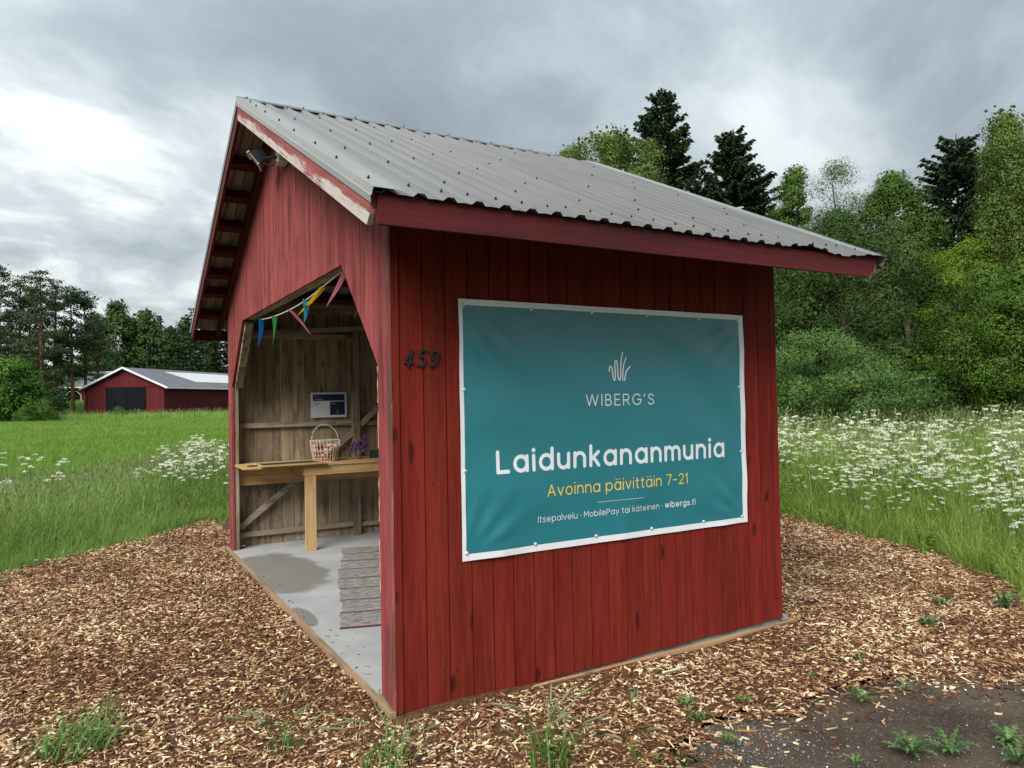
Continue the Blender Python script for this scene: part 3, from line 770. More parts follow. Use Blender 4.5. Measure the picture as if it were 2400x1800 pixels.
def ribbon(P, hw):
    """outline strip of a polyline with round caps; returns V2, F"""
    P = [p for i, p in enumerate(P) if i == 0 or math.dist(p, P[i-1]) > 1e-6]
    closed = math.dist(P[0], P[-1]) < 1e-6
    if closed: P = P[:-1]
    n = len(P); V = []; F = []
    def nor(a, b):
        d = math.dist(a, b); return (-(b[1]-a[1])/d, (b[0]-a[0])/d)
    # split at sharp corners so strips never fold; each piece has round ends
    for i in range(n):
        a = P[i-1] if (i > 0 or closed) else None; b = P[(i+1) % n] if (i < n-1 or closed) else None
        if a is None: nx, ny = nor(P[i], b); k = 1
        elif b is None: nx, ny = nor(a, P[i]); k = 1
        else:
            n1, n2 = nor(a, P[i]), nor(P[i], b); nx, ny = n1[0]+n2[0], n1[1]+n2[1]; l = math.hypot(nx, ny) or 1; nx, ny = nx/l, ny/l; k = 1/max(.6, nx*n1[0]+ny*n1[1])
        V += [(P[i][0]+nx*hw*k, P[i][1]+ny*hw*k), (P[i][0]-nx*hw*k, P[i][1]-ny*hw*k)]
    for i in range(n if closed else n-1):
        j = (i+1) % n; F.append((2*i, 2*i+1, 2*j+1, 2*j))
    if not closed:
        for idx, (p, q) in ((0, (P[0], P[1])), (n-1, (P[-1], P[-2]))):
            th = math.atan2(p[1]-q[1], p[0]-q[0]); b = len(V)
            V.append(p)
            for t in range(9):
                an = th-math.pi/2+math.pi*t/8; V.append((p[0]+hw*math.cos(an), p[1]+hw*math.sin(an)))
            for t in range(8): F.append((b, b+1+t, b+2+t))
    return V, F
def split_sharp(P):
    out = [[P[0]]]
    for i in range(1, len(P)):
        out[-1].append(P[i])
        if i < len(P)-1:
            a = (P[i][0]-P[i-1][0], P[i][1]-P[i-1][1]); b = (P[i+1][0]-P[i][0], P[i+1][1]-P[i][1])
            if a[0]*b[0]+a[1]*b[1] < .55*math.hypot(*a)*math.hypot(*b): out.append([P[i]])
    return out
def disc(c, r, n=14): return [c]+[(c[0]+r*math.cos(2*math.pi*i/n), c[1]+r*math.sin(2*math.pi*i/n)) for i in range(n)], [(0, 1+i, 1+(i+1) % n) for i in range(n)]
def subdiv(P, step):
    out = [P[0]]
    for a, b in zip(P[:-1], P[1:]):
        k = max(1, int(math.dist(a, b)/step))
        for t in range(1, k+1): out.append((a[0]+(b[0]-a[0])*t/k, a[1]+(b[1]-a[1])*t/k))
    return out
def lettering(runs, x0, x1, base, xh, gap, name, mat, parent, surf, space=.62):
    """runs: [(text, stroke)]; laid so that the outer ink spans x0..x1, x-height xh in metres"""
    items = []; cx = 0.0
    for text, st in runs:
        for ch in text:
            if ch == ' ': cx += space; continue
            gl, adv = GL[ch]; items.append((gl, cx, st)); cx += adv+gap+st
    tot = cx-gap-runs[-1][1]
    st0 = runs[0][1]; sx = (x1-x0-st0*xh)/tot; sz = xh*(1-st0)
    V = []; F = []; lay = 0
    for gl, ox, st in items:
        hw = st*xh/2
        for s in gl:
            if s[0] == 'dot': pieces = [disc((x0+st0*xh/2+(ox+s[1])*sx, base+hw+s[2]*sz), hw*(1.18 if s[2] != .60 else 1.7))]
            else:
                Pm = [(x0+st0*xh/2+(ox+p[0])*sx, base+hw+p[1]*sz) for p in s]
                pieces = [ribbon(subdiv(q, .03), hw) for q in split_sharp(Pm)]
            for v, f in pieces:
                b = len(V); lay += 1; e = .0012+.00006*(lay % 9)
                xs = np.array([p[0] for p in v]); zs_ = np.array([p[1] for p in v]); ys = surf(xs, zs_)-e
                V += list(zip(xs, ys, zs_)); F += [tuple(b+i for i in q) for q in f]
    o = link(name, np_mesh(name, np.array(V), F, mat), parent)
    return o
lettering([('Laidunkananmunia', .215)], .612, 2.400, 1.184, .1035, .33, 'headline_lettering', M['vinyl_white'], banner, banner_y)
lettering([('Avoinna p\u00e4ivitt\u00e4in 7-21', .135)], .950, 2.052, 1.030, .0535, .30, 'opening_hours_lettering', M['vinyl_yellow'], banner, banner_y)
lettering([('Itsepalvelu * MobilePay tai k\u00e4teinen * ', .125), ('wibergs.fi', .19)], .884, 2.118, .884, .0285, .30, 'payment_lettering', M['vinyl_white'], banner, banner_y)
lettering([('WIBERG\'S', .125)], 1.237, 1.777, 1.556, .0545, .42, 'name_lettering', M['vinyl_white'], banner, banner_y)
# emblem of wavy stems
emb = [smooth_poly([(1.419, 1.770), (1.421, 1.795), (1.431, 1.803), (1.441, 1.793), (1.446, 1.755), (1.449, 1.722), (1.458, 1.712), (1.466, 1.724), (1.466, 1.780), (1.463, 1.822), (1.470, 1.838), (1.480, 1.836), (1.485, 1.815), (1.486, 1.765), (1.487, 1.728), (1.497, 1.712), (1.507, 1.726), (1.510, 1.780), (1.515, 1.840), (1.528, 1.888)], 3),
       smooth_poly([(1.523, 1.713), (1.526, 1.760), (1.533, 1.810), (1.555, 1.856)], 2), smooth_poly([(1.540, 1.713), (1.545, 1.748), (1.556, 1.775), (1.587, 1.802)], 2)]
V = []; F = []
for k, P in enumerate(emb):
    v, f = ribbon(P, .0042); b = len(V); xs = np.array([p[0] for p in v]); zs_ = np.array([p[1] for p in v]); ys = banner_y(xs, zs_)-.0013-.0001*k
    V += list(zip(xs, ys, zs_)); F += [tuple(b+i for i in q) for q in f]
link('emblem', np_mesh('emblem', np.array(V), F, M['vinyl_white']), banner)
v, f = ribbon(subdiv([(1.318, .9675), (1.681, .9675)], .03), .0011); xs = np.array([p[0] for p in v]); zs_ = np.array([p[1] for p in v])
link('divider_line', np_mesh('divider_line', np.stack([xs, banner_y(xs, zs_)-.0012, zs_], -1), f, M['vinyl_white']), banner)

# ------------------------------------------------------------------ house number
DG = {'4': [[(.46, .30), (.02, .30), (.62, 1.36), (.44, .0)], [(.46, .30), (.80, .33)]], '5': [[(.86, 1.34), (.34, 1.34), (.22, .80)]+arc(.42, .46, .36, .40, 110, -100)+[(.02, .12)]], '9': [arc(.48, .95, .36, .38, 20, 380, 26), [(.83, 1.0)]+smooth_poly([(.84, .95), (.78, .45), (.45, .05), (.18, .02)])]}
for ch, x0, words in (('4', .070, 'digit 4, first of three on the red wall by the corner'), ('5', .143, 'digit 5 between the two other dark digits on the red wall'), ('9', .213, 'digit 9 at the end of the dark house number, beside the banner')):
    V = []; F = []; hgt = .094/1.45
    for P in DG[ch]:
        Q = [(x0+p[0]*.055+p[1]*.010, 1.790+p[1]*hgt) for p in P]
        for q in split_sharp(Q):
            v, f = ribbon(q, .0052); b = len(V); k = len(F) % 5*.0002
            n = len(v)
            V += [(p[0], -.010-k, p[1]) for p in v]+[(p[0], .0005, p[1]) for p in v]
            F += [tuple(b+i for i in q2) for q2 in f]
            # sides: boundary edges
            cnt = {}
            for q2 in f:
                for i in range(len(q2)):
                    e = (q2[i], q2[(i+1) % len(q2)]); cnt[tuple(sorted(e))] = cnt.get(tuple(sorted(e)), 0)+1
            F += [(b+e[0], b+e[1], b+n+e[1], b+n+e[0]) for e, c in cnt.items() if c == 1]
    o = link('house_number', np_mesh('house_number', np.array(V), F, M['digit']))
    tag(o, 'dark metal '+words, 'number', 'house number digits')

# ------------------------------------------------------------------ counter and what stands on it
CT = .945
counter = thing('counter', 'pale pine counter with a single wide leg along the weathered inner wall', 'counter')
for k in range(5):
    y0 = 4.385+k*.143
    MB().box((.022+.004*(k % 2), y0+.0015, CT-.022), (2.55, min(y0+.1415, yi-.05), CT)).build('top_plank', M['pine_x'], counter)
MB().box((.655, 4.40, .822), (2.54, 4.432, CT-.024)).build('front_apron', M['pine_x'], counter)
MB().box((.655, 4.434, .822), (.690, 5.02, CT-.024)).build('side_apron', M['pine_z'], counter)
MB().box((.036, 5.022, .803), (2.5, 5.052, .915)).build('wall_board', M['pine_x'], counter)
MB().box((.040, 5.020, .694), (2.5, 5.052, .800)).build('wall_board', M['pine_x'], counter)
MB().box((.669, 4.405, .001), (.783, 4.450, .820)).build('leg', M['pine_z'], counter)

# framed chalkboard lying on the counter
fr = thing('chalkboard', 'black chalkboard in a pale wooden frame lying flat on the counter', 'chalkboard', (.53, 4.53, CT+.001), rz=math.radians(2))
hw, hd = .345, .205
MB().box((-hw+.022, -hd+.022, .002), (hw-.022, hd-.022, .010)).build('board', plain('slate', (.018, .020, .024), .55, noise_amt=.3), fr)
for lo, hi in (((-hw, -hd, 0), (hw, -hd+.024, .018)), ((-hw, hd-.024, 0), (hw, hd, .018)), ((-hw, -hd+.0245, 0), (-hw+.024, hd-.0245, .0175)), ((hw-.024, -hd+.0245, 0), (hw, hd-.0245, .0175))):
    MB().box(lo, hi).build('frame_bar', M['pine_x'], fr)
pen = MB().tube([(0, 0, .009), (.085, 0, .009)], .008, 10); pen.tube([(.085, 0, .009), (.13, 0, .009)], .0088, 10)
o = pen.build('marker_pen', M['dark_plastic'], None, True); o.location = (.075, 4.47, CT); o.rotation_euler = (0, 0, .15)
tag(o, 'short black marker pen at the open end of the counter', 'pen')

# wire basket with eggs
bc = (.972, 4.70, CT)
bas = thing('wire_basket', 'round white wire basket with a tall hoop handle on the counter', 'basket', bc)
def ring(r, z, n=36): return [(r*math.cos(2*math.pi*i/n), r*math.sin(2*math.pi*i/n), z) for i in range(n+1)]
RB, RT, HB = .130, .170, .238
for k in range(26):
    th = 2*math.pi*k/26
    MB().tube([(RB*math.cos(th), RB*math.sin(th), .004), (RT*math.cos(th), RT*math.sin(th), HB)], .0026, 5, False).build('upright_wire', M['white_wire'], bas, True)
MB().tube(ring(RT, HB), .0042, 6, False).build('rim', M['white_wire'], bas, True)
MB().tube(ring(RB+(RT-RB)*.52, HB*.52), .0032, 6, False).build('hoop', M['white_wire'], bas, True)
MB().tube(ring(RB, .005), .0036, 6, False).build('hoop', M['white_wire'], bas, True)
MB().lathe([(.001, .003), (RB, .003)], n=24).build('base_mesh', M['white_wire'], bas)
hp = [(.165*math.cos(t)*.92, .03*math.sin(t), HB+.005+.172*math.sin(t)) for t in np.linspace(0, math.pi, 22)]
MB().tube(hp, .0042, 6).build('handle', M['white_wire'], bas, True)
def egg_mesh(nm, col):
    mt = plain(nm, col, .55, noise_amt=.08, scale=40)
    e = MB(); pr = []
    for i in range(11):
        t = math.pi*i/10; z = -math.cos(t)*.029; r = .0222*math.sin(t)*(1-.16*math.cos(math.pi-t)*-1*0+.0)*(1.0-.12*(z/.029)); pr.append((max(r, .0002), z))
    return e.lathe(pr, n=14).mesh(nm, mt, True)
eggs = [egg_mesh('egg_brown', (.42, .20, .105)), egg_mesh('egg_tan', (.58, .36, .235)), egg_mesh('egg_pale', (.66, .50, .40)), egg_mesh('egg_dark', (.32, .135, .070))]
ecount = 0
for lay in range(5):
    z = .030+lay*.036; R = RB+(RT-RB)*(z/HB)-.030
    rings = [(R, int(2*math.pi*R/.047))] + ([(R-.047, int(2*math.pi*(R-.047)/.047)), (R-.092, max(1, int(2*math.pi*max(R-.092, .0)/.047)))] if lay >= 3 else [])
    for rr, n in rings:
        for k in range(n):
            if lay == 4 and random.random() < .35: continue
            th = 2*math.pi*(k+.5*(lay % 2))/n+random.uniform(-.05, .05)
            o = link('egg', random.choice(eggs)); o.location = (bc[0]+rr*math.cos(th), bc[1]+rr*math.sin(th), bc[2]+z+random.uniform(-.003, .003))
            o.rotation_euler = (random.uniform(.9, 2.2), random.uniform(-.6, .6), random.uniform(0, 6.28))
            tag(o, 'brown hen egg heaped with others in the white wire basket', 'egg', 'eggs in the wire basket'); ecount += 1

# vase of lilac
def glass(name, col, rough=.05):
    mt = bpy.data.materials.new(name); g = G(mt)
    g.out(g.n('ShaderNodeBsdfPrincipled', {'Base Color': col, 'Roughness': rough, 'Transmission Weight': .9, 'IOR': 1.45})); return mt
vase = thing('glass_vase', 'small clear glass jar of water holding the lilac sprigs', 'vase', (1.371, 4.70, CT))
MB().lathe([(.001, .001), (.026, .001), (.029, .01), (.030, .10), (.027, .118), (.030, .126), (.028, .126), (.025, .118), (.028, .10), (.027, .012), (.001, .006)], n=20).build('jar', glass('jar_glass', (.86, .90, .88)), vase, True)
MB().lathe([(.001, .008), (.0255, .013), (.0262, .085), (.001, .085)], n=18).build('water', glass('jar_water', (.70, .78, .62)), vase, True)
lil = thing('lilac_bouquet', 'bunch of purple lilac sprigs standing in the glass jar', 'flowers', (1.371, 4.70, CT+.02))
M['lilac'] = leafy('lilac_floret', (.12, .035, .165), (.34, .15, .42), .2, .7, 40.0)
def quad_cloud(C, size, aspect=1.0, facing=None, flat=None):
    """diamond faces of given length at centres C, random facing; returns V, F"""
    n = len(C); r = rng
    a = r.normal(size=(n, 3)); a /= np.linalg.norm(a, axis=1, keepdims=True)
    if flat is not None: a[:, 2] *= flat; a /= np.linalg.norm(a, axis=1, keepdims=True)
    if facing is not None:
        nn = facing/np.linalg.norm(facing, axis=1, keepdims=True); a -= nn*(a*nn).sum(1, keepdims=True); a /= np.linalg.norm(a, axis=1, keepdims=True); b = np.cross(nn, a)
    else:
        b = r.normal(size=(n, 3)); b -= a*(a*b).sum(1, keepdims=True); b /= np.linalg.norm(b, axis=1, keepdims=True)
    s = np.asarray(size)*np.ones(n)*r.uniform(.7, 1.3, n)
    a = a*(s/2)[:, None]; b = b*(s*aspect/2)[:, None]
    V = np.stack([C-a, C+b, C+a, C-b], 1).reshape(-1, 3)
    return V, np.arange(4*n).reshape(n, 4)
for k, (dx, dy, dz, ln) in enumerate([(-.09, .0, .10, .10), (-.06, .03, .13, .09), (-.02, -.02, .13, .11), (.03, .02, .15, .10), (.07, 0, .16, .12), (.10, -.02, .12, .10), (.085, .02, .215, .09), (-.115, -.01, .065, .07), (.0, .05, .11, .09), (.05, -.04, .10, .08)]):
    tip = Vector((dx, dy, dz+ln*.6)); base = Vector((dx*.55, dy*.55, dz*.7+.03))
    MB().tube([(0, 0, .0), tuple(base*.6), tuple(base)], .002, 5).build('stem', M['stem_green'], lil)
    n = 130; t = rng.uniform(0, 1, n); ax = np.array(base)[None]+(np.array(tip-base))[None]*t[:, None]
    C = ax+rng.normal(0, 1, (n, 3))*(.021*(1.15-t))[:, None]
    V, F = quad_cloud(C, .014); link('blossom_spike', np_mesh('blossom_spike', V, F, M['lilac'], tint=np.repeat(rng.uniform(0, 1, n), 4)), lil)
V, F = quad_cloud(rng.normal(0, 1, (40, 3))*np.array([.05, .025, .015])+np.array([0, 0, .115]), .045, .6)
link('leaves', np_mesh('leaves', V, F, M['weed'], tint=np.full(len(V), .3)), lil)

box = thing('cash_box', 'small dark green metal cash box on the counter behind the opening edge', 'box', (1.64, 4.76, CT))
M['box_green'] = plain('green_enamel', (.012, .085, .070), .4, noise_amt=.1)
MB().box((-.095, -.065, .0), (.095, .065, .066)).build('body', M['box_green'], box)
MB().box((-.098, -.068, .068), (.098, .068, .090)).build('lid', M['box_green'], box)
MB().tube([(-.03, 0, .09), (-.03, 0, .104), (.03, 0, .104), (.03, 0, .09)], .003, 6).build('handle', M['steel'], box)

# ------------------------------------------------------------------ notice on the wall (its code square is left out)
ps = thing('notice_poster', 'white and navy printed notice pinned to the weathered inner wall', 'poster', (1.132, yi-.024, 1.585))
M['paper'] = plain('notice_paper', (.66, .67, .76), .5, noise_amt=.05, scale=3); M['navy'] = plain('navy_print', (.008, .026, .062), .5)
M['print_pale'] = plain('pale_print', (.42, .46, .52), .5); M['print_yel'] = plain('yellow_arrow', (.45, .40, .16), .5)
def wavy(x0, x1, z0, z1, y, mat, name, parent, n=10):
    X, Z = np.meshgrid(np.linspace(x0, x1, n), np.linspace(z0, z1, n), indexing='ij')
    Y = y-.0035-.0035*np.sin(X*19+Z*13)*np.sin(Z*11+1)
    V = np.stack([X, Y, Z], -1).reshape(-1, 3); ii, jj = np.meshgrid(np.arange(n-1), np.arange(n-1), indexing='ij'); a = (ii*n+jj).ravel()
    o = link(name, np_mesh(name, V, np.stack([a, a+n, a+n+1, a+1], -1), mat, smooth=True), parent); return o
wavy(-.218, .218, -.150, .150, -.001, M['paper'], 'sheet', ps)
wavy(-.193, .195, .050, .128, -.0025, M['navy'], 'title_panel', ps)
wavy(.012, .195, -.122, .040, -.0025, M['navy'], 'arrow_panel', ps)
def psurf(x, z): return -.0035-.0035*np.sin(x*19+z*13)*np.sin(z*11+1)-.004
V = []; F = []
for P, w in (([(-.172, .101), (-.172, .108)], .004), ([(-.160, .104), (-.120, .104)], .0022), ([(-.178, .069), (-.072, .069)], .0035)):
    v, f = ribbon(P, w); b = len(V); V += [(p[0], float(psurf(p[0], p[1])), p[1]) for p in v]; F += [tuple(b+i for i in q) for q in f]
for P, w in (([(.026, .022), (.075, .022)], .003), ([(.026, .008), (.100, .008)], .0012)):
    v, f = ribbon(P, w); b = len(V); V += [(p[0], float(psurf(p[0], p[1])), p[1]) for p in v]; F += [tuple(b+i for i in q) for q in f]
link('print_lines', np_mesh('print_lines', np.array(V), F, M['print_pale']), ps)
V = []; F = []
for P, w in (([(-.170, .015), (-.115, .015)], .0022), ([(-.170, .001), (-.125, .001)], .0014)):
    v, f = ribbon(P, w); b = len(V); V += [(p[0], float(psurf(p[0], p[1]))+.001, p[1]) for p in v]; F += [tuple(b+i for i in q) for q in f]
link('print_lines', np_mesh('print_lines', np.array(V), F, M['navy']), ps)
V = []; F = []
for P in ([(.105, -.055), (.105, -.100)], [(.093, -.088), (.105, -.101)], [(.117, -.088), (.105, -.101)]):
    v, f = ribbon(P, .0018); b = len(V); V += [(p[0], float(psurf(p[0], p[1]))-.0003*len(F)/10, p[1]) for p in v]; F += [tuple(b+i for i in q) for q in f]
link('arrow', np_mesh('arrow', np.array(V), F, M['print_yel']), ps)

# ------------------------------------------------------------------ bunting across the opening
bunt = thing('bunting', 'string of coloured paper pennants hanging across the stall opening', 'bunting', (0, 0, 0))
sp = [(3.617, 2.417), (3.30, 2.392), (2.974, 2.377), (2.485, 2.368), (2.028, 2.376), (1.72, 2.396), (1.444, 2.420), (1.013, 2.455)]
MB().tube([(.05, y, z) for y, z in smooth_poly(sp)], .0045, 6).build('string', M['cord_white'], bunt, True)
PC = {'blue': (.010, .16, .46), 'green': (.06, .42, .10), 'pink': (.56, .16, .28), 'sky': (.06, .42, .60), 'yellow': (.78, .56, .015), 'rose': (.66, .22, .34)}
def pennant(col, y, z, tipy, tipz, halfw, curl, tipx=.05):
    mt = M.setdefault('pen_'+col, leafy('pennant_'+col, tuple(c*.85 for c in PC[col]), PC[col], .35, .6, 3.0, False))
    n = 10; V = []; F = []
    for i in range(n+1):
        t = i/n; cy = y+(tipy-y)*t; cz = z+(tipz-z)*t; w = 1.05*halfw*(1-t)+.002
        tw = curl*t*.5; bx = .05+(tipx-.05)*t+.008*math.sin(t*3+curl)
        for s in (-1, 0, 1): V.append((bx+s*w*math.sin(.55+tw)+.012*(1-t)*(s == 0), cy+s*w*math.cos(.55+tw), cz))
    for i in range(n):
        for k in (0, 1): a = i*3+k; F.append((a, a+1, a+4, a+3))
    link('pennant', np_mesh('pennant', np.array(V), F, mt, smooth=True), bunt)
pennant('blue', 3.55, 2.413, 3.69, 2.158, .07, .5); pennant('green', 2.95, 2.376, 3.10, 2.126, .07, -.5)
pennant('pink', 2.40, 2.368, 1.76, 2.106, .075, .3); pennant('sky', 1.90, 2.384, 1.97, 2.215, .085, .2)
pennant('yellow', 1.46, 2.418, 2.127, 2.295, .05, .9); pennant('rose', .93, 2.45, 1.343, 2.267, .05, .8)
# end of a second string inside
bunt2 = thing('bunting', 'dim second string of pennants hanging deep inside against the dark wall', 'bunting', (0, 0, 0))
MB().tube([(1.62, 4.9, 2.42), (1.9, 4.6, 2.36), (2.3, 3.4, 2.30), (2.6, 1.5, 2.42)], .003, 5).build('string', M['cord_white'], bunt2, True)
for k, (c, x, y, z) in enumerate((('rose', 1.66, 4.86, 2.41), ('green', 1.75, 4.77, 2.39), ('yellow', 2.05, 4.2, 2.33), ('blue', 2.3, 3.4, 2.30))):
    mt = M.setdefault('pen_'+c, leafy('pennant_'+c, tuple(v*.85 for v in PC[c]), PC[c], .35, .6, 3.0, False))
    link('pennant', np_mesh('pennant', np.array([(x-.04, y+.03, z), (x+.04, y-.03, z), (x+.01, y, z-.22), (x, y+.012, z-.1)]), [(0, 3, 2), (3, 1, 2), (0, 1, 3)], mt), bunt2)

# ------------------------------------------------------------------ rag rug
def rug_mat():
    mt = bpy.data.materials.new('rag_rug'); g = G(mt)
    pos = g.n('ShaderNodeTexCoord').outputs['Object']; sp = g.n('ShaderNodeSeparateXYZ', {0: pos})
    y = sp.outputs[1]
    wv = g.noise(g.v('MULTIPLY', pos, (60, 220, 1)), 1.0, 3, .7); bl = g.noise(g.v('MULTIPLY', pos, (12, 45, 1)), 1.0, 3, .6)
    c = g.mix(g.step(g.m('ADD', g.m('MULTIPLY', wv, .5), g.m('MULTIPLY', bl, .5)), .38, .62), (.10, .10, .095), (.33, .325, .305))
    fr = g.m('FRACT', g.m('DIVIDE', y, .375))
    def band(lo, hi, col, amt):
        nonlocal c
        mk = g.m('MULTIPLY', g.m('MULTIPLY', g.m('GREATER_THAN', fr, lo), g.m('LESS_THAN', fr, hi)), amt); c = g.mix(mk, c, col)
    band(.00, .05, (.035, .02, .035), .9); band(.05, .085, (.38, .15, .17), .75); band(.10, .13, (.55, .30, .16), .6); band(.95, .985, (.12, .06, .12), .5); band(.15, .165, (.30, .16, .30), .6)
    g.out(g.n('ShaderNodeBsdfPrincipled', {'Base Color': c, 'Roughness': .95, 'Specular IOR Level': .1, 'Normal': g.bump(g.m('ADD', wv, bl), .8, .004)}))
    return mt
M['rug'] = rug_mat()
rug = MB(); nx, ny = 14, 60; V = []; F = []
p0 = Vector((.15, 1.50)); p1 = Vector((1.03, 4.335)); dr = (p1-p0); ln = dr.length; dr.normalize(); sd = Vector((dr.y, -dr.x))
for z in (0, 1):
    for i in range(nx+1):
        for j in range(ny+1):
            u = i/nx*.68; v = j/ny*ln; e = .008*math.sin(v*13)+.006*math.sin(v*29+1) if i in (0, nx) else 0
            V.append((u+e+.018*math.sin(v*3.1), v, .003+z*(.006+.0025*math.sin(v*2*math.pi/.375*4))))
n1 = (nx+1)*(ny+1)
for z in (0, 1):
    for i in range(nx):
        for j in range(ny):
            a = z*n1+i*(ny+1)+j; q = (a, a+ny+1, a+ny+2, a+1); F.append(q if z else q[::-1])
for j in range(ny):
    for i in (0, nx): a = i*(ny+1)+j; F.append((a, a+1, a+1+n1, a+n1))
for i in range(nx):
    for j in (0, ny): a = i*(ny+1)+j; F.append((a, a+ny+1, a+ny+1+n1, a+n1))
o = link('rag_rug', np_mesh('rag_rug', np.array(V), F, M['rug']), None, (p0.x, p0.y, 0)); o.rotation_euler = (0, 0, math.atan2(dr.y, dr.x)-math.pi/2); fix_normals(o)
tag(o, 'grey woven rag rug with purple and orange stripes on the concrete floor', 'rug')

# ------------------------------------------------------------------ small fittings
dv = thing('key_box', 'small dark and white electric box on the post at the opening edge', 'electric box', (.046, 4.99, 1.527))
MB().beam((0, .030, 0), (0, .002, 0), .078, .084).build('housing', M['white_plastic'], dv)
MB().beam((0, .004, .004), (0, -.006, .004), .058, .062).build('cover', M['dark_plastic'], dv)
MB().tube([(.012, .02, .042), (.020, .018, .07), (.026, .022, .16), (.028, .022, .34)], .004, 6).build('cord', M['cord_white'], dv, True)

fl = thing('floodlight', 'small dark floodlight with a white junction box under the gable peak', 'lamp', (-.02, 2.25, 3.56))
MB().box((-.055, -.07, -.055), (.015, .05, .055)).build('junction_box', M['white_plastic'], fl)
MB().tube([(-.05, .0, .0), (-.09, .06, .01), (-.125, .13, .015)], .012, 8).build('arm', M['black'], fl, True)
MB().tube([(-.05, -.02, -.04), (-.09, .03, -.07), (-.13, .11, -.03)], .006, 6).build('cable', M['black'], fl, True)
hd_ = link('lamp_head', None, fl, (-.155, .215, .035)); hd_.rotation_euler = Vector((-.75, .25, -.62)).to_track_quat('-Y', 'Z').to_euler(); hd_.empty_display_size = .05
hs_ = MB(); V = [(-.085, -.03, -.06), (.085, -.03, -.06), (.085, -.03, .06), (-.085, -.03, .06), (-.05, .07, -.035), (.05, .07, -.035), (.05, .07, .035), (-.05, .07, .035)]
o = hs_.add(V, BOXF).build('housing', M['dark_plastic'], hd_); fix_normals(o)
MB().box((-.082, -.036, -.05), (.082, -.031, .056)).build('lens', M['lamp_face'], hd_)
MB().box((-.092, -.052, .057), (.092, -.026, .063)).build('visor', M['white_plastic'], hd_)
MB().box((-.092, -.042, -.063), (.092, -.026, -.056)).build('lip', M['white_plastic'], hd_)

# ------------------------------------------------------------------ scatter by geometry nodes
def scatter(name, pts, rot, scl, idx, variants, label, cat=None):
    vc = bpy.data.collections.new(name+'_kinds')
    for k, me in enumerate(variants):
        vo = bpy.data.objects.new('%s_kind_%02d' % (name, k), me); vc.objects.link(vo)
    me = bpy.data.meshes.new(name); n = len(pts)
    me.vertices.add(n); me.vertices.foreach_set('co', np.asarray(pts, np.float32).ravel())
    a = me.attributes.new('rot', 'FLOAT_VECTOR', 'POINT'); a.data.foreach_set('vector', np.asarray(rot, np.float32).ravel())
    a = me.attributes.new('scl', 'FLOAT_VECTOR', 'POINT')
    scl = np.asarray(scl, np.float32); scl = np.repeat(scl[:, None], 3, 1) if scl.ndim == 1 else scl
    a.data.foreach_set('vector', scl.ravel())
    a = me.attributes.new('idx', 'INT', 'POINT'); a.data.foreach_set('value', np.asarray(idx, np.int32))
    me.update()
    o = link(name, me); tag(o, label, cat, None, 'stuff')
    ng = bpy.data.node_groups.new(name+'_nodes', 'GeometryNodeTree')
    ng.interface.new_socket('Geometry', in_out='INPUT', socket_type='NodeSocketGeometry'); ng.interface.new_socket('Geometry', in_out='OUTPUT', socket_type='NodeSocketGeometry')
    N = ng.nodes.new; Lk = ng.links.new
    gi = N('NodeGroupInput'); go = N('NodeGroupOutput'); iop = N('GeometryNodeInstanceOnPoints'); ci = N('GeometryNodeCollectionInfo')
    ci.inputs['Collection'].default_value = vc; ci.inputs['Separate Children'].default_value = True; ci.inputs['Reset Children'].default_value = True
    def att(nm, ty):
        q = N('GeometryNodeInputNamedAttribute'); q.data_type = ty; q.inputs['Name'].default_value = nm
        return q.outputs[0]
    e2r = N('FunctionNodeEulerToRotation'); Lk(att('rot', 'FLOAT_VECTOR'), e2r.inputs[0])
    Lk(gi.outputs[0], iop.inputs['Points']); Lk(ci.outputs[0], iop.inputs['Instance']); iop.inputs['Pick Instance'].default_value = True
    Lk(att('idx', 'INT'), iop.inputs['Instance Index']); Lk(e2r.outputs[0], iop.inputs['Rotation']); Lk(att('scl', 'FLOAT_VECTOR'), iop.inputs['Scale'])
    Lk(iop.outputs[0], go.inputs[0])
    md = o.modifiers.new('scatter', 'NODES'); md.node_group = ng
    return o

# wood chips
def chip(l, w, h, seed):
    r = random.Random(seed); P = []
    for z in (-h/2, h/2):
        for sx_, sy_ in ((-1, -1), (1, -1), (1, 1), (-1, 1)):
            P.append((sx_*l/2*r.uniform(.7, 1.05), sy_*w/2*r.uniform(.55, 1.1), z*r.uniform(.5, 1.2)))
    return MB().add(P, BOXF).mesh('chip', M['chip'])
chips = [chip(.030, .016, .005, 1), chip(.038, .013, .005, 2), chip(.024, .018, .004, 3), chip(.050, .010, .005, 4), chip(.062, .006, .004, 5), chip(.034, .011, .007, 6), chip(.020, .013, .006, 7), chip(.085, .009, .005, 8), chip(.045, .020, .006, 9), chip(.018, .009, .004, 10)]
cw = np.array([.12, .13, .12, .13, .17, .11, .11, .05, .03, .03])
NC = 430000
cx_ = rng.uniform(-4.4, 7.3, NC); cy_ = rng.uniform(-2.8, 8.2, NC)
dcam = np.hypot(cx_-CAM[0], cy_-CAM[1])
keep = in_poly(BEDJ, cx_+rng.normal(0, .05, NC), cy_+rng.normal(0, .05, NC)) & ~((cx_ > -.045) & (cx_ < L+.12) & (cy_ > -.08) & (cy_ < W+.03))
vis = (cx_ > -3.2) & ((cx_ > -2.6) | (cy_ > 2)) & ~((cx_ < L) & (cx_ > .2) & (cy_ > W) & (cy_ > 6.8))
keep &= vis & (rng.uniform(0, 1, NC) < np.clip(7.5/dcam, .45, 1))
cx_, cy_, dcam = cx_[keep], cy_[keep], dcam[keep]; n = len(cx_)
pts = np.stack([cx_, cy_, bed_z(cx_, cy_)+rng.uniform(-.002, .014, n)], -1)
